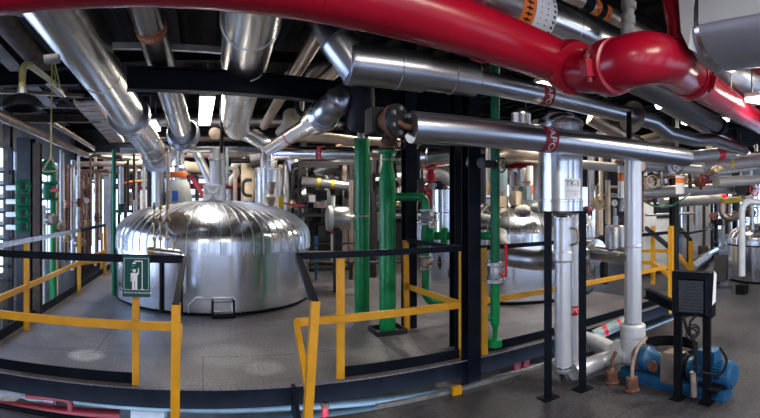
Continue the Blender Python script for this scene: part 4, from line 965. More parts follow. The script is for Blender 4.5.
# ==== PIPES OVER AND BEHIND THE DOME ================================================================
a, b = P(270, 149, 7.6), P(322, 117, 4.7); u = (b-a).normalized(); L3 = (b-a).length
pipe('silver pipe slanting up to the black strainer with a red lettered band', [a, b], .102, 'clad_warm', 'insulated_pipe', bands=[(L3*.52, .05, 'red_small', W)], bend=.1, n=28)
tag(M().lathe([(.103, -.28), (.155, -.26), (.155, -.14), (.148, -.135), (.148, -.11), (.165, -.10), (.165, .05), (.13, .10), (.05, .11)], b+u*.02, u, 30).build('flange_jacket', 'clad', None, 20), 'wide silver flange jacket at the upper end of the slanting pipe', 'jacket')
el0 = b+u*.05
tag(M().tube([el0, el0+u*.13+V((0, 0, .03)), el0+u*.18+V((.10, -.02, .12)), P(352, 93, 4.62)], .135, 24, .12, 6, [(.03, .02, .012), (.27, .02, .012)]).build('elbow_jacket', 'clad_grey'), 'curved grey elbow jacket joining the slanting pipe to the black padded cylinder', 'elbow')
tag(M().lathe([(.0, .04), (.07, .04), (.07, .02), (.115, .02), (.115, -.02), (.05, -.03)], P(343.5, 104, 4.50), (-.25, -.95, -.1), 24).build('flange', 'black'), 'black bolted flange face under the grey elbow jacket', 'flange')
pipe('level pipe with a greenish sheen and a red band above the dark machinery', [P(276, 153, 8.2), P(300, 153, 8.0), P(362, 154, 7.6)], .115, 'clad', 'insulated_pipe', seams=.5, bands=[(.86, .055, 'red_small', W)])
pipe('cream pipe crossing behind the slanting silver pipe', [P(292, 137, 9.0), P(330, 138, 8.8), P(362, 142, 8.6)], .09, 'cream', seams=.6)
pipe('lower cream pipe near the first green pipe', [P(338, 149, 8.9), P(362, 141, 8.7), P(400, 143, 8.6)], .08, 'cream')
cv = thing('cream_valve', 'cream valve with a round flange hanging behind the black hose loop', 'valve', P(297, 118, 7.2))
M().lathe([(.12, -.03), (.15, -.03), (.15, .03), (.12, .03)], P(291, 118, 7.2), (.5, -.85, 0), 22).build('flange', 'cream', cv)
M().tube([P(300, 90, 7.2), P(299, 112, 7.2), P(291, 121, 7.3), P(279, 133, 7.6)], .075, 18, .15, 6).build('pipe_body', 'cream', cv)
tag(M().tube([P(297, 84, 6.1), P(297, 110, 6.05), P(304, 116, 6.05), P(309, 108, 6.05), P(312, 92, 6.1), P(322, 94, 6.1)], .035, 12, .14, 6).build('hose', 'rubber'), 'black hose hanging in a loop below the deep black beam', 'hose')
g_ = P(288.5, 76, 6.0); gauge('round pressure gauge fixed above the deep black beam', g_, (-.2, -.95, -.1), .062, stem=.16)
pipe('silver tail pipe behind the black padded cylinder', [P(352, 96, 6.8), P(372, 82, 6.2), P(388, 62, 5.6)], .13, 'clad_warm', 'insulated_pipe')
pipe('rusty tan overhead pipe dropping behind the segmented duct', [P(318, 84, 7.0), P(345, 62, 6.4), P(352, 50, 6)], .10, 'tan_metal')
pipe('curved tan pipe under the roof behind the gauge', [P(306, 92, 7.6), P(312, 70, 7.4), P(330, 66, 7.3)], .10, 'tan_metal', bend=.3)
pipe('tan slanting tray pipe behind the narrow black column', [P(424, 94, 7.2), P(480, 70, 6.4)], .08, 'tan_metal')

def upright(label, px, y0, y1, d, rpx, m, name='pipe', cat='pipe', **k):
    q = P(px, 205, d); r = rpx/F*d
    return pipe(label, [(q.x, q.y, zat(y1, d)), (q.x, q.y, zat(y0, d))], r, m, name, cat, **k)
def level(label, x0, y0, x1, y1, d0, d1, rpx, m, name='pipe', cat='pipe', **k):
    return pipe(label, [P(x0, y0, d0), P(x1, y1, d1)], rpx/F*(d0+d1)/2, m, name, cat, **k)
# lagged column with orange band
q = P(178, 205, 8.3); dd = 8.3
lg = thing('lagged_nozzle', 'silver pipe with an orange band and grey cloth jacket on the dome', 'pipe', (q.x, q.y, zat(214, dd)))
M().lathe([(.155, zat(181, dd)), (.155, zat(168, dd)), (.12, zat(166, dd)), (.12, zat(142, dd))], (q.x, q.y, 0), (0, 0, 1), 24).build('pipe_body', 'clad', lg)
M().lathe([(.157, zat(178, dd)), (.162, zat(177.5, dd)), (.162, zat(172.5, dd)), (.157, zat(172, dd))], (q.x, q.y, 0), (0, 0, 1), 24).build('label_band', 'orange', lg)
M().lathe([(.26, zat(214, dd)), (.27, zat(205, dd)), (.235, zat(192, dd)), (.20, zat(183, dd)), (.15, zat(180, dd))], (q.x, q.y, 0), (0, 0, 1), 22).build('cloth_jacket', 'canvas', lg)
q2 = P(175, 196, 8.0); tg = M().box(q2-V((.05, .02, .09)), q2+V((.05, .02, .09))); tag(tg.build('blue_transmitter', 'blue_tag'), 'small blue instrument box on the grey cloth jacket', 'instrument')
upright('dark lagged upright pipe on the dome beside the cloth jacket', 158, 172, 214, 8.2, 6.5, 'clad_dull', 'insulated_pipe', seams=.3)
upright('thin tan upright pipe by the end of the very large overhead pipe', 168, 160, 212, 8.0, 2, 'rusty_pale')
# square hatch duct
q = P(217.5, 205, 8.6)
hd_ = thing('hatch_duct', 'grey round duct with a white square crossed hatch standing on the dome', 'duct', (q.x, q.y, zat(206, 8.5)))
M().lathe([(.15, zat(206, 8.5)), (.15, zat(160, 8.5)), (.17, zat(159, 8.5)), (.17, zat(156, 8.5)), (.13, zat(155.7, 8.5)), (.13, zat(148, 8.5))], (q.x, q.y, 0), (0, 0, 1), 26).build('duct_body', 'clad_dull', hd_)
f0, f1 = P(204, 203, 8.2), P(221.5, 185, 8.2)
fr = M(); x0_, x1_, z0_, z1_, yb = f0.x, f1.x, f0.z, f1.z, f0.y
for a_, b_2 in (((x0_, z0_), (x1_, z0_)), ((x1_, z0_), (x1_, z1_)), ((x1_, z1_), (x0_, z1_)), ((x0_, z1_), (x0_, z0_)), ((x0_, z0_), (x1_, z1_)), ((x1_, z0_), (x0_, z1_))):
    fr.bar((a_[0], yb, a_[1]), (b_2[0], yb, b_2[1]), .035, .03, (0, 1, 0))
ho = M().box((x0_, yb+.01, z0_), (x1_, yb+.12, z1_)).build('hatch', 'white', hd_); fr.build('hatch_frame', 'paper', ho)
pipe('grey duct slanting down into the hatch duct', [P(196, 152, 8.9), P(213, 186, 8.75)], .085, 'clad_dull', 'duct', 'duct')
# round vessel and valve
q = P(269, 205, 9.1); dd = 9.1
rv = thing('round_vessel', 'bright silver round vessel standing behind the dome under the wide overhead pipe', 'vessel', (q.x, q.y, 0))
M().lathe([(.27, 1.62), (.27, zat(171, dd)), (.28, zat(170.5, dd)), (.28, zat(168.5, dd)), (.17, zat(166.5, dd)), (.17, zat(152, dd))], (q.x, q.y, 0), (0, 0, 1), 32).build('vessel_shell', 'clad', rv)
q = P(271, 205, 8.2); dd = 8.2
bv = thing('bronze_valve', 'pale bell topped valve standing on the dome in front of the round vessel', 'valve', (q.x, q.y, zat(207, dd)))
M().lathe([(.05, zat(206, dd)), (.07, zat(203, dd)), (.10, zat(197, dd)), (.07, zat(195, dd)), (.05, zat(194, dd))], (q.x, q.y, 0), (0, 0, 1), 18).build('valve_body', 'rusty_pale', bv)
M().lathe([(.05, zat(194, dd)), (.06, zat(191, dd)), (.095, zat(184, dd)), (.095, zat(182, dd)), (.02, zat(181.5, dd))], (q.x, q.y, 0), (0, 0, 1), 18).build('bonnet', 'tan_metal', bv)
tag(M().bar(P(281, 203, 8.4), P(305, 206, 8.4), .04, .035).build('red_lever', 'red_small'), 'long red lever bar in front of the dark machinery', 'lever')
tag(M().box(P(281, 208, 8.4)-V((.05, .04, 0)), P(283.5, 196, 8.4)+V((.0, .04, 0))).build('yellow_tag', 'hazard'), 'yellow tag at the root of the red lever', 'tag')
upright('cream upright vessel behind the dome beside the thin blue hose', 248.5, 163, 201, 11.5, 7.5, 'cream', 'cream_vessel', 'vessel')
tag(M().tube([P(252, 180, 10), P(243, 180, 10), P(243, 195, 10), P(252, 196, 10)], .04, 10, .15, 5).build('pipe_loop', 'dark'), 'dark pipe loop in front of the cream vessel', 'pipe')
upright('thin grey upright pipe with blue ends beside the hatch duct', 227.5, 148, 184, 8.4, 1.3, 'cyan_pipe')
tag(M().lathe([(.03, 0), (.12, .02), (.12, .06), (.03, .08)], P(215, 134, 9.0), (-.1, -1, 0), 20).build('blank_flange', 'brown_steel'), 'round tan blank flange under the fluorescent lamp', 'flange')
upright('dark square hanger post beside the wide overhead pipe', 221.5, 98, 153, 8.0, 1.6, 'black', 'hanger_post', 'post')

# instrument header with three sprung valves on the dome
d1 = 6.25
hdz = thing('instrument_header', 'silver header pipe with three upright sample valves at the dome front', 'manifold', P(147, 253, d1))
ha, hb2 = P(148, 251, d1), P(181, 254.5, d1)
M().tube([ha, hb2, hb2+V((0, .1, -.6))], .06, 20, .06, 5).build('header_pipe', 'clad', hdz)
M().lathe([(.02, -.09), (.065, -.08), (.065, 0), (.03, .01)], ha, ha-hb2, 14).build('end_plug', 'brass', hdz)
for px in (154, 160.5, 167.5):
    q = P(px, 248, d1); s_ = M().lathe([(.012, 0), (.012, .10), (.03, .11), (.03, .15), (.012, .16), (.012, .34), (.045, .38), (.012, .44), (.012, .52), (.03, .54), (.014, .62)], q, (0, 0, 1), 10).build('sample_valve', 'brass', hdz)
q = P(174, 248, d1); M().cyl(q, q+V((0, 0, .10)), .022, 10).build('plug', 'brass', hdz)
tag(M().tube([P(166, 228, 6.6), P(168, 180, 7.0), P(168, 150, 7.4)], .018, 8).build('tube_line', 'rusty_pale'), 'thin tube rising from the sample valves past the cloth jacket', 'tube')
tag(M().lathe([(.06, 0), (.17, .02), (.17, .09), (.05, .12)], P(176, 224, 7.0), (.2, -1, .5), 20).build('manhole_cap', 'tan_metal'), 'round tan nozzle cap on the dome above the silver header', 'cap')
bx2 = P(182, 275, 6.3); tag(M().box(bx2-V((.06, .05, .25)), bx2+V((.05, .05, .22))).build('junction_box', 'clad'), 'narrow silver box on the drum behind the rail corner', 'box')
tag(M().tube([P(178, 287, 6.2), P(181, 290, 6.1), P(181, 312, 6.2)], .03, 8).build('drain_valve', 'dark'), 'small dark drain tap low by the narrow silver box', 'valve')
upright('dark post behind the rail beside the green shower sign', 162, 256, 311, 6.2, 2.6, 'black', 'post', 'post')
upright('thin green upright pipe at the side of the ribbed dome tank', 114, 150, 296, 8.2, 2.2, 'green_dark')

# fluorescent lamp
def tube_lamp(label, a, b, w=.2, power=30):
    a, b = V(a), V(b); rt = thing('fluorescent_lamp', label, 'lamp', a); u = (b-a).normalized(); s = u.cross(V((0, 0, 1))).normalized()
    M().bar(a+V((0, 0, .05)), b+V((0, 0, .05)), w*1.1, .06).build('lamp_housing', 'white', rt)
    M().bar(a, b, w, .05).build('diffuser', 'tube', rt)
    hz1 = 4.27 if a.z > 0 else -.02
    M().bar(a+V((0, 0, .08)), V((a.x, a.y, hz1)), .02, .02).build('hanger_rod', 'galv', rt); M().bar(b+V((0, 0, .08)), V((b.x, b.y, hz1)), .02, .02).build('hanger_rod', 'galv', rt)
    la = bpy.data.lights.new('tube_light', 'AREA'); la.shape = 'RECTANGLE'; la.size = w; la.size_y = (b-a).length; la.energy = power; la.color = (1, .92, .82)
    lo = bpy.data.objects.new('tube_light', la); COL.objects.link(lo); lo.parent = rt
    lo.location = (b-a)/2-V((0, 0, .04)); lo.rotation_euler = (0, 0, math.atan2(u.y, u.x)-PI/2)
    return rt
tube_lamp('white glowing tube lamp under the deep black beam', P(207.5, 98, 7.6), P(204.5, 124, 10.0), .24, LAMP)
tube_lamp('white glowing tube lamp beside the red main at the far edge', P(752, 99, 5.6), P(775, 103, 6.1), .2, LAMP*.35)
# ==== BESIDE THE WINDOW WALL ========================================================================
pipe('tan pipe running back above the side railing', [PZ(-20, 107, 2.9), PZ(86, 155, 2.9), P(112, 157, 11.8), P(140, 159, 12)], .07, 'tan_metal', bend=.2)
pipe('thinner tan pipe beside it running back to the cross pipes', [PZ(48, 120, 3.1), PZ(112, 160, 3.1)], .05, 'tan_metal')
a, b = PZ(-12, 2, 3.6), PZ(44, 68, 3.6); pipe('fat dull brown pipe in the top corner beside the big silver pipe', [a, b+(b-a)*.5], .13, 'brown_steel', seams=.9)
a, b = PZ(-14, 34, 3.55), PZ(40, 92, 3.55); tag(M().hbeam(a, b+(b-a)*.4, .2, .1, .012).build('steel_channel', 'brown_steel'), 'brown channel running back under the fat brown pipe', 'beam')
level('upper grey cross pipe between the window wall and the dome', 72, 164, 145, 164, 11.0, 11.2, 2.6, 'rusty_pale')
level('lower tan cross pipe between the window wall and the dome', 66, 172, 140, 171, 11.3, 11.5, 2.2, 'tan_metal')
level('thin pale cross pipe near the square grey column', 60, 181, 104, 178, 11.4, 11.6, 1.4, 'rusty_pale')
pipe('thin cream pipe bent like a doorway by the square grey column', [P(83, 214, 11.6), P(83, 182, 11.6), P(96, 182, 11.6), P(96, 230, 11.6)], .035, 'cream', bend=.08)
q = P(4, 205, 9.3); rk = M(); qb = q+V((0, .1, 0))
rk.bar(at_z(q+V((.1, .1, 0)), -.8), at_z(q+V((.1, .1, 0)), 2.8), .10, .06)
for i in range(9):
    z = zat(172+i*13.5, 9.3); rk.bar((q.x-.3, q.y, z), (q.x+.12, q.y, z), .05, .05, (0, 0, 1))
tag(rk.build('bracket_rack', 'dark'), 'upright with a ladder of dark pipe brackets by the window wall', 'rack')
for i, y in enumerate((171, 184.5, 198, 211.5, 225, 238.5, 252)):
    level('white pipe on the ladder of brackets by the windows, %s from its top' % ('first', 'second', 'third', 'fourth', 'fifth', 'sixth', 'seventh')[i], -14, y-2.2, 7, y-2.0, 9.45, 9.5, 2.0, 'white')
for i, (y, o) in enumerate(((186, 'topmost'), (200, 'second from the top'), (213, 'third from the top'), (226, 'lowest'))):
    q = P(23, y, 8.7); r = thing('green_actuator', 'green valve actuator on the thick dark column, %s of the stack' % o, 'valve', q)
    M().lathe([(.05, -.14), (.115, -.12), (.125, 0), (.115, .12), (.05, .14)], q, (1, .2, 0), 16).build('actuator_body', 'green_dark', r)
    M().cyl(q+V((-.12, 0, -.03)), q+V((-.34, .0, -.03)), .05, 10).build('pipe_stub', 'white', r)
    M().lathe([(.05, .05), (.07, .07), (.07, .12), (.03, .13)], q, (.3, -1, 0), 12).build('position_cap', 'dark', r)
upright('white upright pipe between the bracket ladder and the green actuators', 14, 170, 300, 9.6, 2.6, 'white')
upright('pale upright pipe just behind the brown grey column', 44, 205, 320, 9.2, 2, 'galv')
gp_ = upright('green upright pipe by the windows behind the pull handle', 53, 168, 318, 9.0, 3.2, 'green')
lever_valve('green valve with a slanting red lever below the pull handle', P(49, 191, 8.9), (0, 0, 1), .10, P(58, 190, 8.4), 'green_dark')
q = P(47, 168, 8.9); tag(M().lathe([(.08, -.1), (.15, -.05), (.16, .1), (.06, .16)], q, (.4, -.9, 0), 16).build('green_actuator', 'green_dark'), 'green valve casing behind the pull handle', 'valve')
for px, y0, y1, d, rp, m, lb in ((62, 150, 252, 10.2, 2.4, 'grey_paint', 'grey upright pipe beside the rust red hoses'), (66, 165, 262, 10.0, 1.6, 'rust', 'rust red upright hose by the windows, nearer of the two'), (69.5, 165, 250, 10.4, 1.3, 'rust', 'rust red upright hose by the windows, further of the two'),
                                 (73, 160, 270, 10.6, 2.2, 'galv', 'galvanised upright pipe just past the rust red hoses'), (77.5, 174, 262, 11.0, 1.8, 'white', 'thin white upright pipe before the dial gauge'), (91, 160, 246, 11.2, 1.2, 'dark', 'thin dark upright pipe near the square grey column'),
                                 (57.5, 190, 300, 9.6, 1.4, 'brass', 'thin brassy upright pipe beside the green upright')):
    upright(lb, px, y0, y1, d, rp, m)
gauge('white dial gauge on a stem near the far end of the side railing', P(86.5, 200.5, 10.4), (.2, -1, 0), .075, stem=.35)
for px, py, d, m, lb in ((67, 204, 9.9, 'red_small', 'small red wheel valve on the rust red hose'), (66, 238, 9.9, 'brass', 'brassy valve low on the rust red hose'), (80, 230, 10.6, 'rust', 'rusty valve on the thin white upright pipe'), (87, 224, 10.4, 'brass', 'brassy valve under the white dial gauge')):
    valve(lb, P(px, py, d), (0, 0, 1), .05, (.5, -.85, 0), 'brass' if m == 'red_small' else m, m, .08)
for px, py, d, lb in ((50, 219, 8.9, 'pale pump head beside the green upright pipe'), (58, 226, 9.4, 'pale valve body beside the thin brassy pipe'), (79, 242, 10.4, 'small pale pump body at the side railing')):
    q = P(px, py, d); r = thing('small_pump', lb, 'pump', q); M().lathe([(.05, -.15), (.12, -.12), (.13, .02), (.08, .06), (.08, .2), (.04, .22)], q, (.7, -.7, 0), 16).build('pump_body', 'rusty_pale', r); M().lathe([(.09, 0), (.09, .04)], q+V((0, -.08, -.03)), (0, 0, 1), 12).build('collar', 'galv', r)
# ==== REAR MACHINERY ================================================================================
rows = [(3.75, .16, 'clad_dull', 11.3, 'thick dull silver pipe along the rear bay, highest of all'), (3.5, .10, 'tan_metal', 12.6, 'tan pipe along the rear bay just under the highest one'), (3.25, .13, 'clad_dull', 13.3, 'silver pipe along the rear bay, third from the roof'), (2.98, .08, 'rusty_pale', 12.2, 'pale pipe along the rear bay, fourth from the roof'),
        (2.72, .11, 'dark', 13.6, 'dark pipe along the rear bay, fifth from the roof'), (2.45, .07, 'galv', 12.9, 'galvanised pipe along the rear bay, sixth from the roof'), (2.22, .09, 'red_dull', 13.9, 'dull red pipe along the rear bay at head height'), (1.9, .06, 'galv', 13.2, 'thin galvanised pipe along the rear bay below the dull red one')]
for z, r, m, y, lb in rows: pipe(lb, [(-2.9+RN.random(), y, z), (10.6, y+.3, z)], r, m, seams=1.2)
def rack(label, px, d, w, h, dep, m='dark', z0=0):
    q = P(px, 205, d); rt = thing('equipment_rack', label, 'rack', (q.x, q.y, z0)); f = M()
    for sx in (-1, 1):
        for sy in (-1, 1): f.bar((q.x+sx*w/2, q.y+sy*dep/2, z0), (q.x+sx*w/2, q.y+sy*dep/2, z0+h), .07, .07)
    for z in (z0+.25, z0+h*.55, z0+h-.04):
        for s in (-1, 1): f.bar((q.x-w/2, q.y+s*dep/2, z), (q.x+w/2, q.y+s*dep/2, z), .06, .07); f.bar((q.x+s*w/2, q.y-dep/2, z), (q.x+s*w/2, q.y+dep/2, z), .06, .07)
    f.build('rack_frame', m, rt); return rt, q
def rbox(rt, name, x0, y0, x1, y1, d, dep, m):
    a, b = P(x0, y1, d), P(x1, y0, d); return M().box((a.x, a.y, a.z), (b.x, a.y+dep, b.z)).build(name, m, rt)
rt, q = rack('black equipment rack with white plates behind the ribbed dome', 321, 10.4, 1.15, 2.6, .8)
for x0, y0, x1, y1, m in ((309, 195, 316, 202, 'paper'), (317, 202, 326, 208, 'tan_metal'), (312, 208, 320, 221, 'black'), (321, 208, 327, 222, 'dark'), (309, 221, 317, 236, 'black'), (318, 226, 327, 238, 'dark'), (309, 176, 316, 193, 'black'), (317, 190, 328, 200, 'black')): rbox(rt, 'control_panel' if m != 'paper' else 'name_plate', x0, y0, x1, y1, 10.0, .3 if m != 'paper' else .02, m)
dr = thing('motor_drum', 'horizontal grey drum with a pale end ring beside the first green pipe', 'motor', P(338, 232, 8.8))
M().lathe([(.02, 0), (.22, .01), (.23, .04), (.23, .33), (.21, .36), (.05, .37)], P(330.5, 218.5, 8.8), P(346, 218.5, 8.86)-P(330.5, 218.5, 8.8), 30).build('drum_body', 'clad_dull', dr)
M().lathe([(.24, -.06), (.25, 0), (.24, .02)], P(330.5, 218.5, 8.8), P(346, 218.5, 8.86)-P(330.5, 218.5, 8.8), 30).build('end_ring', 'white', dr)
M().cyl(P(346, 218.5, 8.86), P(357, 217, 8.9), .05, 10).build('shaft', 'galv', dr)
M().bar(P(337, 230, 8.75), at_z(P(337, 230, 8.75), 0), .12, .12).build('pedestal', 'dark', dr)
rt, q = rack('second dark rack with small pale plates between the round vessel and the black rack', 291, 11.8, .8, 2.9, .7)
for x0, y0, x1, y1, m in ((287, 178, 292, 188, 'black'), (294, 176, 299, 190, 'black'), (291, 190, 294, 195, 'paper'), (300, 189, 303, 197, 'paper'), (288, 206, 298, 222, 'grey_paint'), (286, 224, 297, 240, 'dark')): rbox(rt, 'control_panel' if m != 'paper' else 'name_plate', x0, y0, x1, y1, 11.4, .25 if m != 'paper' else .02, m)
hzp = pipe('silver pipe with yellow and black warning bands behind the dark racks', [P(302, 181, 9.8), P(352, 187, 9.8)], .10, 'clad_dull', 'insulated_pipe', bands=[(.36, .035, 'hazard', O), (.66, .035, 'hazard', O)])
for i, (px, y0, y1, d, rp, m, lb) in enumerate(((333, 196, 262, 9.2, 2.2, 'white', 'white upright pipe with red rings beside the grey drum'), (306, 232, 290, 9.6, 2.0, 'galv', 'galvanised short upright pipe low behind the dome'), (345, 165, 270, 10.4, 2.6, 'rusty_pale', 'pale upright pipe behind the first green pipe'), (351, 180, 262, 9.6, 2.4, 'tan_metal', 'tan upright pipe close to the first green pipe'), (316, 236, 280, 9.8, 1.6, 'blue', 'short blue upright pipe under the black rack'),
        (373, 160, 285, 10.5, 3.4, 'dark', 'dark upright pipe seen between the twin green pipes'), (356, 230, 275, 10.0, 2.0, 'orange', 'orange upright rod by the first green pipe'), (281, 165, 225, 10.2, 2.4, 'brass', 'brassy upright pipe beside the red lever'))):
    upright(lb, px, y0, y1, d, rp, m, bands=[(.6, .04, 'red_small', O), (.8, .04, 'red_small', O)] if i == 0 else ())
level('thin dark handrail pipe behind the first green pipe, upper one', 308, 245, 356, 243, 9.4, 9.2, .9, 'dark'); level('thin dark handrail pipe behind the first green pipe, lower one', 308, 252, 400, 251, 9.6, 9.2, 1.0, 'tan_metal'); level('thin brown handrail pipe low behind the first green pipe', 308, 262, 402, 262, 9.8, 9.6, 1.1, 'brown_steel')
# white and dark kit in the bay behind the dome shoulder
rt, q = rack('dark rack of panels beyond the square grey column', 137, 12.2, 1.1, 2.7, .7)
for x0, y0, x1, y1, m in ((125, 172, 134, 184, 'dark'), (128, 192, 138, 206, 'rusty_pale'), (140, 190, 148, 210, 'white'), (118, 192, 124, 210, 'black'), (141, 170, 146, 186, 'cyan_pipe')): rbox(rt, 'control_panel', x0, y0, x1, y1, 11.8, .25, m)
for px, y0, y1, d, rp, m, lb in ((120, 165, 215, 11.4, 1.8, 'green_dark', 'dark green upright pipe beyond the square grey column'), (128, 160, 212, 11.0, 1.5, 'dark', 'thin dark upright pipe left of the rear dark panels'), (134, 150, 200, 10.8, 1.2, 'rubber', 'black upright hose before the rear dark panels'), (150, 168, 214, 9.6, 3.0, 'dark', 'dark upright pipe by the lagged upright on the dome'), (144, 160, 212, 10.2, 1.6, 'galv', 'thin galvanised upright pipe before the rear white panel'), (99, 175, 240, 12.2, 3.2, 'brown_steel', 'brown upright duct beside the doorway shaped pipe')):
    upright(lb, px, y0, y1, d, rp, m)
level('orange rail crossing in front of the rear dark panels', 124, 183, 149, 180, 11, 11, 1.2, 'orange')
pipe('tan pipe sloping behind the cloth jacket', [P(185, 167, 11), P(204, 168, 11.2)], .13, 'cream'); tag(M().bar(P(190, 175, 11.5), P(206, 200, 11.5), .2, .1).build('brace', 'red_dull'), 'dark red diagonal brace behind the hatch duct', 'brace')
level('dark red beam behind the hatch duct and cream vessel', 196, 186, 262, 186, 12.5, 12.5, 3, 'red_dull', 'crossbeam', 'beam')
pipe('white zigzag pipe behind the thin blue ended pipe', [P(228, 184, 11.8), P(238, 172, 11.8), P(232, 166, 11.8), P(246, 160, 11.8)], .09, 'white', bend=.1)
def scatter(n, kind, label, group, name, cat, xr, yr, build):
    for i in range(n):
        px, d = xr[0]+(xr[1]-xr[0])*((i+RN.random()*.8)/n), yr[0]+(yr[1]-yr[0])*RN.random()
        build(px, d, label, group)
def g_up(m, r0, r1, y0=(150, 185), y1=(200, 245)):
    def f(px, d, lb, g): 
        q = P(px, 205, d); r = (r0+(r1-r0)*RN.random()); zt_, zb_ = zat(y0[0]+(y0[1]-y0[0])*RN.random(), d), max(0, zat(y1[0]+(y1[1]-y1[0])*RN.random(), d))
        pipe(lb, [(q.x, q.y, zb_), (q.x, q.y, zt_), (q.x+RN.choice((-1, 1))*.25, q.y+.05, zt_)], r, m, group=g, n=12)
    return f
def g_box(m, s):
    def f(px, d, lb, g):
        q = P(px, 170+60*RN.random(), d); a = s*(.6+.8*RN.random()); b = M().box(q-V((a, .08, a*.8)), q+V((a, .08, a*.8))); b.lathe([(a*.3, 0), (a*.3, .1)], q+V((0, -.08, 0)), (0, -1, 0), 10); tag(b.build('instrument_box', m), lb, 'box', g)
    return f
def g_valve(m, wm):
    def f(px, d, lb, g): valve(lb, P(px, 172+50*RN.random(), d), (0, 0, 1), .05, (.4, -.9, 0), m, wm, .09, group=g)
    return f
def g_lev(m, r, ys=(160, 232)):
    def f(px, d, lb, g):
        y = ys[0]+(ys[1]-ys[0])*RN.random(); a = P(px, y, d); b = a+V((.5+.9*RN.random(), 0, 0)); pipe(lb, [a, b, b+V((0, .05, RN.choice((-.4, .4))))], r*(.6+.8*RN.random()), m, group=g, n=12)
    return f
A = (115, 200); B = (230, 415); Cc = (475, 545); D_ = (585, 760)
scatter(12, 0, 'thin dark upright pipe among the machinery behind the first dome and green pipes', 'thin dark uprights of the rear machinery', '', '', B, (10.6, 13.5), g_up('dark', .03, .07))
scatter(10, 0, 'grey upright pipe among the machinery behind the first dome and green pipes', 'grey uprights of the rear machinery', '', '', B, (10.6, 13.5), g_up('clad_dull', .05, .11))
scatter(7, 0, 'pale tan upright pipe among the machinery behind the first dome', 'pale tan uprights of the rear machinery', '', '', B, (11, 13.5), g_up('rusty_pale', .04, .08))
scatter(14, 0, 'short level grey pipe among the machinery behind the first dome', 'short level pipes of the rear machinery', '', '', (225, 400), (10.6, 13), g_lev('clad_dull', .07))
scatter(10, 0, 'short level dark pipe among the machinery behind the first dome', 'short level dark pipes of the rear machinery', '', '', (225, 400), (10.6, 13), g_lev('dark', .08))
scatter(9, 0, 'small dark instrument box among the machinery behind the first dome', 'dark instrument boxes of the rear machinery', '', '', (275, 410), (10.2, 12), g_box('black', .14))
scatter(5, 0, 'small pale instrument box among the machinery behind the first dome', 'pale instrument boxes of the rear machinery', '', '', (275, 410), (10.2, 12), g_box('white', .08))
scatter(8, 0, 'small brassy valve among the machinery behind the first dome', 'brassy valves of the rear machinery', '', '', B, (10.2, 12), g_valve('brass', 'dark'))
scatter(9, 0, 'thin dark upright pipe beyond the square grey column', 'thin dark uprights beyond the grey column', '', '', A, (11, 13.5), g_up('dark', .03, .07))
scatter(6, 0, 'grey upright pipe beyond the square grey column', 'grey uprights beyond the grey column', '', '', A, (11, 13.5), g_up('clad_dull', .04, .08))
scatter(6, 0, 'rusty valve among pipes between the window wall and the square grey column', 'rusty valves by the window wall', '', '', (58, 104), (9.8, 11.5), g_valve('rust', 'rust'))
scatter(7, 0, 'thin rusty upright pipe between the window wall and the square grey column', 'rusty uprights by the window wall', '', '', (56, 104), (10.2, 12), g_up('rust', .025, .05, y1=(230, 270)))
scatter(7, 0, 'thin grey upright pipe between the window wall and the square grey column', 'grey uprights by the window wall', '', '', (56, 104), (10.2, 12), g_up('galv', .03, .05, y1=(230, 270)))
scatter(8, 0, 'upright pipe above the second dome between the black column and the TK-5 vessel', 'uprights above the second dome', '', '', Cc, (10.5, 12.5), g_up('clad_dull', .05, .1, (140, 170), (195, 215)))
scatter(6, 0, 'tan box above the second dome between the black column and the TK-5 vessel', 'tan boxes above the second dome', '', '', Cc, (10.2, 11.5), g_box('tan', .16))
scatter(12, 0, 'dark upright pipe in the far bay beyond the standpipe', 'dark uprights of the far bay', '', '', D_, (11.5, 15), g_up('dark', .04, .08, (150, 190), (205, 235)))
scatter(10, 0, 'grey upright pipe in the far bay beyond the standpipe', 'grey uprights of the far bay', '', '', D_, (11.5, 15), g_up('clad_dull', .05, .1, (150, 190), (200, 235)))
scatter(9, 0, 'level silver pipe in the far bay beyond the standpipe', 'level pipes of the far bay', '', '', D_, (10.5, 14), g_lev('clad', .09, (140, 200)))
scatter(8, 0, 'level tan pipe in the far bay beyond the standpipe', 'level tan pipes of the far bay', '', '', D_, (10.5, 14), g_lev('tan_metal', .08, (140, 205)))
scatter(9, 0, 'rusty valve in the far bay beyond the standpipe', 'rusty valves of the far bay', '', '', D_, (10.5, 13), g_valve('rust', 'dark'))
for i, pts in enumerate((((250, 158, 11), (290, 150, 11), (296, 170, 11)), ((318, 172, 11.4), (345, 160, 11), (362, 162, 11)), ((300, 196, 11.2), (330, 176, 11.6), (350, 178, 11.4)), ((398, 178, 11), (440, 172, 11), (452, 180, 11)))):
    pipe('dull silver bent duct in the rear bay, %s along from the hatch duct' % ('first', 'second', 'third', 'fourth')[i], [P(*p) for p in pts], .2, 'clad_dull', 'duct', 'duct', bend=.3, seams=.35)
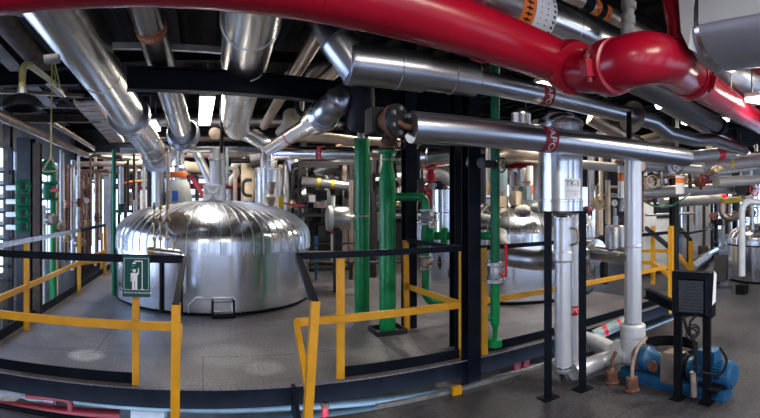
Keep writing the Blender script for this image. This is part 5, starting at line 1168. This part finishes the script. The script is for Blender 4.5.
# ==== BETWEEN THE BLACK COLUMNS =====================================================================
pipe('silver insulated pipe with a bulge seen between the two black columns', [P(396, 160, 7.4), P(410, 159, 7.4), P(428, 157, 7.3), P(456, 154, 7.2)], .17, 'clad_warm', 'insulated_pipe', bumps=[(.42, .02, .03), (.46, .1, .012)])
pipe('black hose arching over the silver pipe between the columns', [P(418, 180, 7.0), P(418, 150, 7.0), P(424, 145, 7.0), P(452, 149, 6.8)], .035, 'rubber', bend=.1)
rvv = thing('red_valve', 'bright red upright valve between the two black columns', 'valve', P(431, 205, 7.3))
q = P(431, 185, 7.3); M().lathe([(.08, -.36), (.10, -.3), (.08, -.22), (.08, -.1), (.11, -.08), (.11, .0), (.08, .03), (.08, .14), (.05, .22), (.09, .235), (.09, .26), (.02, .27)], q, (0, 0, 1), 18).build('valve_body', 'red_small', rvv)
M().lathe([(.03, 0), (.06, .02), (.06, .1)], q+V((0, 0, -.15)), (1, -.2, 0), 12).build('side_port', 'red_small', rvv)
for x0, y0, x1, y1, m, lb in ((419, 178, 425, 190, 'dark', 'dark grey switch box beside the red upright valve'), (433, 183, 438, 189, 'grey_paint', 'small pale switch box at the other side of the red upright valve'), (438.5, 181, 443, 188, 'black', 'little black switch box near the narrow black column')):
    a, b = P(x0, y1, 7.0), P(x1, y0, 7.0); tag(M().box(a, (b.x, a.y+.15, b.z)).build('switch_box', m), lb, 'box')
valve('red wheel valve half hidden behind the green branch pipe', P(413, 196, 7.4), (0, 0, 1), .06, (0, -1, .1), 'red_small', 'red_small', .10)
upright('pale silver upright pipe left of the red upright valve', 414, 168, 240, 8.0, 3.5, 'clad'); upright('thin dark upright pipe behind the switch boxes', 422, 160, 200, 7.7, 1.3, 'dark')
valve('red gate valve on the second dome beside the green flanges', P(436, 196, 7.4), (1, 0, 0), .07, (0, 0, 1), 'red_small', 'red_small', .1)
tag(M().torus(P(481, 212, 7.9), (.1, -.3, 1), .34, .05, 36, 8).build('cloth_ring', 'lagging'), 'crumpled pale cloth ring lying on top of the second dome', 'lagging')
tag(M().ball(P(523, 210, 7.9), .15, 16, .6).build('cloth_bundle', 'lagging'), 'pale cloth bundle on the second dome beside the vessel', 'lagging')
tag(M().ball(P(537, 208, 7.6), .12, 14, .7).build('cloth_bundle', 'canvas'), 'greyer cloth bundle tucked by the TK-5 vessel', 'lagging')
tag(M().tube([P(456, 262, 7.2), P(448, 272, 6.9), P(453, 284, 6.8), P(459, 282, 6.7)], .022, 8, .1).build('hose', 'rubber'), 'black hose curl hanging in front of the second dome', 'hose')
# kit above the second dome
pipe('tan silver elbow pipe above the red beam and second dome', [P(496, 170, 8.8), P(500, 158, 8.8), P(515, 154, 8.6), P(540, 156, 8.6)], .16, 'tan_metal', 'insulated_pipe', bend=.25, seams=.3)
level('red beam across behind the small dark valve', 498, 165, 532, 166, 9.0, 8.9, 3.2, 'red', 'crossbeam', 'beam')
for px, y0, y1, d, rp, m, lb, bd in ((530, 166, 200, 8.2, 3.2, 'white', 'white upright pipe with an orange band beside the tall column vessel', [(.18, .08, 'orange', O)]), (524.5, 168, 200, 8.3, 1.8, 'cream', 'thin cream upright pipe beside the orange banded one', [(.2, .06, 'orange', O)]), (503, 169, 206, 8.6, 4.5, 'cyan_pipe', 'pale blue grey upright pipe under the red beam', ()), (512, 171, 206, 8.8, 2.5, 'clad', 'shiny upright pipe under the red beam', ()), (516, 172, 206, 8.7, 1.6, 'brown_steel', 'brown upright rod under the red beam', ()), (483, 166, 206, 8.4, 3, 'dark', 'dark upright pipe near the small dark valve', ()), (478, 168, 215, 8.2, 1.8, 'rust', 'rusty upright hose by the wide black column', ())):
    upright(lb, px, y0, y1, d, rp, m, bands=bd)
for x0, y0, x1, y1, m, lb in ((516, 191, 527, 205, 'cream', 'cream valve box on the second dome'), (527, 186, 535, 200, 'cyan_pipe', 'blue grey instrument box below the orange band'), (498, 196, 515, 207, 'tan', 'tan machine cover at the far side of the second dome')):
    a, b = P(x0, y1, 8.0), P(x1, y0, 8.0); r_b = thing('valve_box', lb, 'box', a); M().box(a, (b.x, a.y+.2, b.z)).build('box_body', m, r_b); M().lathe([(.05, 0), (.05, .06), (.09, .07), (.09, .09)], ((a.x+b.x)/2, a.y+.1, b.z), (0, 0, 1), 12).build('box_cap', 'tan_metal', r_b)
# ==== BEYOND THE STANDPIPE ==========================================================================
lv_ = [ # x0,y0,x1,y1,d0,d1,rpx,mat,bands,label
 (640, 193, 739, 188, 9.2, 10.6, 5.0, 'pipe_grey', (), 'warm silver level pipe crossing behind the standpipe toward the white bracket end'),
 (662, 203, 722, 199, 10.2, 11.6, 4.2, 'pipe_grey', [(2.3, .10, 'red_small', O)], 'shorter silver level pipe with a red band above the fire extinguisher'),
 (684, 158, 732, 153, 8.2, 9.3, 5.5, 'pipe_grey', [(1.0, .10, 'red_small', O)], 'silver pipe with a red band sloping behind the dropped kink'),
 (698, 167, 790, 158, 9.6, 13.0, 7.0, 'pipe_grey', [(1.0, .04, 'hazard', O)], 'fat silver pipe with a thin yellow band under the corner of the red main'),
 (716, 182, 790, 178, 9.0, 11.0, 4.2, 'pipe_grey', (), 'tan level pipe over the small far tank'),
 (575, 164, 622, 168, 7.2, 7.4, 4.0, 'pipe_grey', (), 'lilac grey level pipe just under the long silver pipe by the standpipe'),
 (642, 166, 700, 170, 7.6, 8.8, 4.2, 'pipe_grey', (), 'dull level pipe continuing behind the end of the long silver pipe'),
 (590, 117, 640, 145, 6.6, 7.0, 6.5, 'tan_metal', (), 'copper tinted pipe slanting under the long upper pipe'),
 (612, 152, 672, 136, 7.4, 7.4, 7.0, 'tan_metal', (), 'copper tinted pipe behind the black hanger strap'),
 (596, 137, 640, 141, 8.4, 8.4, 5.0, 'clad_dull', (), 'dull silver pipe behind the black hanger strap'),
 (660, 103, 740, 148, 7.4, 9.6, 5.0, 'clad_dull', (), 'dull pipe running under the dark blue grey pipe'),
 (640, 178, 690, 176, 9.2, 9.8, 1.6, 'tan_metal', (), 'thin tan rail pipe above the warm silver level pipe'),
 (716, 173, 756, 168, 8.6, 9.6, 1.8, 'galv', (), 'thin bright rail pipe under the fat silver pipe'),
 (646, 215, 700, 213, 11.5, 12.5, 1.2, 'galv', (), 'thin galvanised rail pipe above the stair'),
]
for x0, y0, x1, y1, d0, d1, rp, m, bd, lb in lv_: level(lb, x0, y0, x1, y1, d0, d1, rp*1.15, m, bands=bd)
ul_ = [(601, 150, 235, 7.6, 2.2, 'cream', 'cream upright pipe on the wall side of the can shaped jacket', ()), (608, 180, 224, 7.0, 2.6, 'tan', 'tan slotted upright behind the can shaped jacket', ()), (597, 186, 240, 7.4, 2.0, 'rusty_pale', 'pale slotted upright between the TK-5 vessel and the standpipe', ()),
       (621, 166, 198, 6.6, 3.0, 'white', 'white upright pipe with an orange band hugging the standpipe', [(.30, .06, 'orange', O)]), (680, 176, 194, 8.6, 4.4, 'white', 'white pot with an orange collar on the warm silver level pipe', [(.25, .05, 'orange', O)]),
       (642, 178, 232, 8.6, 1.6, 'rust', 'rusty upright pipe just past the standpipe', ()), (655, 176, 214, 9.4, 1.6, 'dark', 'thin dark upright pipe above the stair', ()), (662, 170, 192, 9.4, 1.2, 'galv', 'thin galvanised upright pipe above the stair', ()), (688, 205, 262, 14, 1.4, 'dark', 'thin dark upright pipe beside the fire extinguisher', ()),
       (704, 205, 262, 15, 1.6, 'brown_steel', 'brown upright pipe past the fire extinguisher', ()), (723, 200, 250, 13, 2.0, 'galv', 'grey upright pipe before the small far tank', ()), (730, 198, 246, 12.6, 1.6, 'tan_metal', 'tan upright pipe before the small far tank', ()), (752, 186, 230, 10.6, 2.2, 'galv', 'grey upright pipe on top of the small far tank', ()), (690, 160, 188, 9.2, 2.0, 'dark', 'dark valve stem pipe near the red banded silver pipe', ()), (701, 166, 190, 9.4, 1.5, 'rust', 'rusty stem pipe near the fat silver pipe', ()), (712, 200, 258, 16, 1.6, 'dark', 'slim dark pipe far down the walkway', ())]
for px, y0, y1, d, rp, m, lb, bd in ul_: upright(lb, px, y0, y1, d, rp, m, bands=bd)
pipe('thin white upright pipe with a black foot beside the small far tank', [P(742, 276, 9.6), P(742, 207, 9.6), P(748, 201, 9.7), P(762, 203, 9.8)], .07, 'white_jacket', bend=.2)
q = P(742, 277, 9.6); tag(M().box((q.x-.12, q.y-.10, LOW), (q.x+.12, q.y+.10, LOW+.19)).build('pipe_plinth', 'black'), 'black block under the thin white upright pipe', 'plinth')
wb = P(735, 190, 10.6); tag(M().prism([(0, .22), (.5, .3), (.55, -.12), (.28, -.2), (.2, -.05), (0, -.12)], P(730, 190, 10.6), (.7, -.7, 0), (0, 0, 1), .3).build('pipe_bracket', 'white'), 'white cast bracket at the end of the warm silver level pipe', 'bracket')
valve('red wheel valve beside the white cast bracket', P(744, 189, 10.2), (1, 0, 0), .10, (-.3, -1, 0), 'dark', 'red_small', .16)
tag(M().bar(P(722, 201, 10.6), P(744, 199, 11), .2, .12).build('hazard_guard', 'hazard'), 'yellow guard bar under the white cast bracket', 'guard')
pipe('tan hooked pipe below the yellow guard bar', [P(722, 203, 10.4), P(722, 216, 10.4), P(733, 219, 10.4), P(737, 212, 10.4)], .09, 'tan_metal', bend=.2)
for px, py, d, m, w, lb in ((714, 216, 13, 'rust', 'rust', 'rusty valve between the grey upright pipes far along the walkway'), (710, 226, 13.2, 'galv', 'dark', 'dark wheel valve low near the far grey upright pipes'), (718, 222, 13, 'dark', 'dark', 'dark valve beside the far grey upright pipes'), (741, 216, 11.4, 'dark', 'dark', 'dark valve on top of the small far tank'), (750, 213, 11, 'rust', 'dark', 'rusty valve on top of the small far tank'), (682, 180, 9.2, 'brass', 'rust', 'brassy valve near the orange collared pot'), (700, 182, 9.4, 'rust', 'red_small', 'rusty valve with a red wheel above the warm silver pipe'), (717, 171, 9.0, 'brass', 'brass', 'brassy valve hanging under the fat silver pipe'), (672, 168, 8.0, 'galv', 'dark', 'grey valve with a dark wheel at the end of the long silver pipe'), (648, 183, 8.6, 'tan_metal', 'tan', 'tan valve with a big pale wheel past the standpipe'), (598, 203, 7.2, 'brass', 'brass', 'small brassy valve between the vessel and the standpipe')):
    valve(lb, P(px, py, d), (.6, .6, 0), .07, (-.5, -.8, .1), m, w, .11)
fe = P(695.5, 226, 15); ex = thing('fire_extinguisher', 'red fire extinguisher hung on the pale panel far along the walkway', 'fire extinguisher', fe)
M().lathe([(.07, -.0), (.08, .02), (.08, .30), (.04, .36), (.03, .40)], P(695.5, 221, 15), (0, 0, 1), 16).build('cylinder_body', 'red_small', ex); M().box(P(695, 209, 15)-V((.06, .02, 0)), P(695, 207, 15)+V((.08, .02, 0))).build('handle', 'black', ex)
pw = P(683, 205, 15.6); pw2 = P(712, 205, 16.6)
tag(M().bar(at_z((pw+pw2)/2, LOW), at_z((pw+pw2)/2, 1.9), (pw2-pw).length, .08, V((-(pw2-pw).y, (pw2-pw).x, 0))).build('partition_panel', 'pale_wall'), 'pale panel behind the fire extinguisher', 'panel')
wc = P(655, 205, 12.6); wcb = thing('white_cabinet', 'white cabinet with a perforated sheet behind the stair rails', 'cabinet', (wc.x, wc.y, 0)); M().box((wc.x-.9, wc.y-.25, 0), (wc.x+.85, wc.y+.25, 1.72)).build('cabinet_body', 'white', wcb); M().box((wc.x-.3, wc.y-.27, 1.3), (wc.x+.4, wc.y-.251, 1.68)).build('dark_panel', 'dark', wcb); M().box((wc.x-.8, wc.y-.27, .2), (wc.x-.05, wc.y-.252, .95)).build('door', 'white', wcb)
tag(M().tube([P(640, 199, 7.4), P(655, 207, 7.8), P(672, 206, 8.4), P(690, 194, 9.4)], .016, 8, .9, 6).build('cable', 'green_dark'), 'thin teal cable sagging from the standpipe to the warm silver pipe', 'cable')
tag(M().tube([P(672, 232, 11), P(690, 233, 12), P(706, 230, 13)], .03, 8, .5).build('cable', 'rubber'), 'dark cable sagging behind the second stair rail', 'cable')
# low kit along the walkway
for i, (px, py, d, m, lb) in enumerate(((700, 258, 12.5, 'galv', 'bundle pipe along the walkway floor, nearest of three'), (708, 252, 14.5, 'clad', 'bundle pipe along the walkway floor, middle of three'), (716, 246, 17, 'galv', 'bundle pipe along the walkway floor, furthest of three'))):
    a = P(px-8, py+6, d-.8); b = P(px+8, py-5, d+1.8); a.z = b.z = LOW+.25; pipe('grey '+lb, [a, b], .11, m)
hr = thing('hose_cart', 'black wedge shaped hose cart beside the small far tank', 'cart', P(720, 283, 10)); a = P(712, 281, 10.2); b = P(726, 281, 10.6)
M().prism([(0, 0), (.44, 0), (.44, .56), (.38, .56)], (a.x, a.y, LOW+.15), (1, .3, 0), (0, 0, 1), .3).build('cart_frame', 'dark', hr); M().prism([(.10, .05), (.40, .05), (.40, .45)], (a.x, a.y-.01, LOW+.18), (1, .3, 0), (0, 0, 1), .02).build('side_plate', 'grey_paint', hr)
for dx in (.02, .48): M().lathe([(.05, -.03), (.13, -.03), (.13, .03), (.05, .03)], (a.x+dx, a.y-.05+dx*.3, LOW+.14), (0, 1, 0), 16).build('wheel', 'rubber', hr)
for px, py, d, lb in ((703, 250, 15, 'small brown drum on the walkway beyond the stair'), (714, 246, 17, 'small dark drum on the walkway further beyond the stair')):
    q = P(px, 205, d); tag(M().lathe([(.16, LOW), (.17, LOW+.02), (.17, LOW+.5), (.15, LOW+.52)], (q.x, q.y, 0), (0, 0, 1), 16).build('drum', 'brown_steel' if d < 16 else 'dark'), lb, 'drum')
# ==== UNDER THE PLATFORM EDGE =======================================================================
zc = -.50
pipe('pale blue grey pipe running along under the platform edge', [PZ(66, 399, zc), PZ(286, 407, zc)+V((0, .0, 0)), (3.3, 4.52, zc), (9, 4.55, zc)], .04, 'cyan_pipe', seams=1.3, bend=.02)
pipe('second pale pipe under the platform edge, set lower', [(-.4, 4.75, -.62), (9, 4.8, -.62)], .06, 'cyan_pipe', seams=1.6)
pipe('red pipe under the platform edge by the shower sign railing', [PZ(-16, 403, -.5), PZ(40, 408, -.5), PZ(120, 414, -.5)], .045, 'red_dull', bend=.04)
pipe('second red pipe under the platform edge bending down', [PZ(26, 395, -.36), PZ(62, 398, -.36), PZ(70, 400, -.38), at_z(PZ(70, 400, -.38), -.95)], .035, 'red_dull', bend=.05)
q = PZ(50, 401, -.45); tag(M().box(q-V((.05, .05, .05)), q+V((.05, .05, .07))).build('white_box', 'paper'), 'small white box between the red pipes under the platform', 'box')
pipe('pale lilac pipe in the gap at the platform corner', [PZ(-20, 388, -.42), PZ(18, 392, -.42), PZ(30, 396, -.5), PZ(44, 397, -.55)], .05, 'grey_paint')
for i, (px, py) in enumerate(((2, 398), (9, 398), (15, 399))):
    q = PZ(px, py, -.7); tag(M().bar(q-V((.12, .3, 0)), q+V((.12, .5, .0)), .06, .05).build('wood_slat', 'tan'), '%s pale slat lying under the platform corner' % ('first', 'second', 'third')[i], 'slat')
q = PZ(325, 407, -.30); r = thing('red_tap', 'small red capped tap under the platform edge beside the gate post', 'tap', q); M().lathe([(.035, -.2), (.035, .0), (.02, .01)], q, (0, 0, 1), 14).build('tap_body', 'red_small', r); M().lathe([(.04, 0), (.045, .02), (.04, .05), (.0, .055)], q, (0, 0, 1), 14).build('tap_cap', 'rust', r)
for px, lb in ((517, 'nearer red pipe stand under the platform by the green standpipe'), (526, 'further red pipe stand under the platform by the green standpipe')):
    q = PY(px, 350, 4.7); tag(M().lathe([(.05, -1.4), (.05, -.25), (.08, -.25), (.08, -.2)], (q.x, q.y, 0), (0, 0, 1), 12).build('pipe_stand', 'red_dull'), lb, 'stand')
for y, x0, x1, lb in ((4.62, -.1, 1.6, 'rusty pipe with pale fittings deep under the gate opening'), (5.1, -3, 8.8, 'dull pipe deep under the platform floor')): pipe(lb, [(x0, y, -.85), (x1, y, -.85)], .06, 'rusty_pale', seams=.4)
q = PZ(136, 409, -.8); tag(M().box((q.x-.05, q.y-.1, -1.0), (q.x+.35, q.y+.3, -.78)).build('white_carton', 'white'), 'crumpled white carton under the platform by the sign gate post', 'carton')
tag(M().box((5.6, 4.9, -3.0), (7.4, 6.2, -1.9)).build('red_crate', 'red_dull'), 'red crate on the floor below the platform end', 'crate')
tag(M().box((2.9, 4.6, -3.0), (4.6, 6.0, -2.0)).build('pale_crate', 'cyan_pipe'), 'pale green crate on the floor below the platform', 'crate')
q = PZ(456, 393, LOW); tag(M().box((q.x-.06, q.y-.05, LOW), (q.x+.04, q.y+.0, LOW+.075)).build('yellow_stub', 'yellow'), 'short yellow post stub on the walkway edge by the wide black column', 'post')
# ==== ADDED LAMPS, DAYLIGHT, CAMERA ===========================================================
for i, (x, y, z) in enumerate(((-1.5, -1.2, 3.7), (2.2, -1.2, 3.7), (6.5, 0.4, 3.7), (3.4, -1.0, 3.95))):  # out-of-view lamps added to light the dome, pipes and corner duct
    tube_lamp(('added unseen tube lamp over the open walkway facing the first dome', 'added unseen tube lamp over the open walkway facing the green pipes', 'added unseen tube lamp over the walkway beside the pump', 'added unseen tube lamp near the huge corner duct')[i], (x-.75, y, z), (x+.75, y, z), .25, LAMP*FRONT)
for i, (x, y, z) in enumerate(((-1.2, 11.0, 3.55), (3.2, 8.6, 3.6), (7.6, 9.6, 3.6), (10, 5.2, 3.7), (15, 7, 3.7), (5.4, 5.4, 3.75))):  # extra lamps added to brighten the domes and rear bays
    tube_lamp(('added white tube lamp over the rear pipes near the window wall', 'added white tube lamp between the two domes', 'added white tube lamp past the second dome', 'added white tube lamp over the stair', 'added white tube lamp far along the walkway', 'added white tube lamp over the near side of the second dome')[i], (x, y-.6, z), (x, y+.6, z), .25, LAMP*REAR)
tube_lamp('added white tube lamp hidden below the platform to light the lower floor', (4.2, 5.7, -.42), (6.0, 5.7, -.42), .2, 45)  # added lamp, hidden by the edge channel, brightens the gap below
w = bpy.data.worlds.new('World'); bpy.context.scene.world = w; w.use_nodes = True
bg = w.node_tree.nodes['Background']; tc = w.node_tree.nodes.new('ShaderNodeTexCoord'); sx_ = w.node_tree.nodes.new('ShaderNodeSeparateXYZ'); rp_ = w.node_tree.nodes.new('ShaderNodeValToRGB')
w.node_tree.links.new(tc.outputs['Generated'], sx_.inputs[0]); w.node_tree.links.new(sx_.outputs['Z'], rp_.inputs['Fac']); w.node_tree.links.new(rp_.outputs['Color'], bg.inputs['Color'])
rp_.color_ramp.elements[0].color = (.50, .63, .90, 1); rp_.color_ramp.elements[1].color = (.52, .70, 1.0, 1); rp_.color_ramp.elements[0].position = 0
# the sky is brightest on the window-wall side
mm_ = w.node_tree.nodes.new('ShaderNodeMath'); mm_.operation = 'MAXIMUM'; mm_.inputs[1].default_value = 0
ng_ = w.node_tree.nodes.new('ShaderNodeMath'); ng_.operation = 'MULTIPLY_ADD'; ng_.inputs[1].default_value = -SKYW; ng_.inputs[2].default_value = SKY
w.node_tree.links.new(sx_.outputs['X'], ng_.inputs[0]); w.node_tree.links.new(ng_.outputs[0], mm_.inputs[0])
mm_.inputs[1].default_value = SKY
w.node_tree.links.new(mm_.outputs[0], bg.inputs['Strength'])
cam = bpy.data.cameras.new('Camera'); cam.type = 'PANO'; cam.panorama_type = 'CENTRAL_CYLINDRICAL'
cam.central_cylindrical_radius = 1.0
cam.central_cylindrical_range_u_min = -380/F; cam.central_cylindrical_range_u_max = 380/F
cam.central_cylindrical_range_v_min = -(418-Y0)/F; cam.central_cylindrical_range_v_max = Y0/F
cam.clip_start = .05; cam.clip_end = 200
co = bpy.data.objects.new('Camera', cam); COL.objects.link(co); co.location = (0, 0, EYE); co.rotation_euler = (PI/2, 0, -(380-X0)/F)
sc_ = bpy.context.scene; sc_.camera = co
for o in list(COL.objects):
    if o.parent is None and 'kind' not in o and o.get('category') in ('column', 'beam', 'panel', 'trim', 'post'): o['kind'] = 'thing'
vs_ = sc_.view_settings; vs_.view_transform = 'Standard'; vs_.look = 'None'; vs_.gamma = 1; vs_.use_curve_mapping = False; vs_.exposure = EXPO
sc_.cycles.max_bounces = 8
sc_.cycles.caustics_reflective = False; sc_.cycles.sample_clamp_indirect = 6
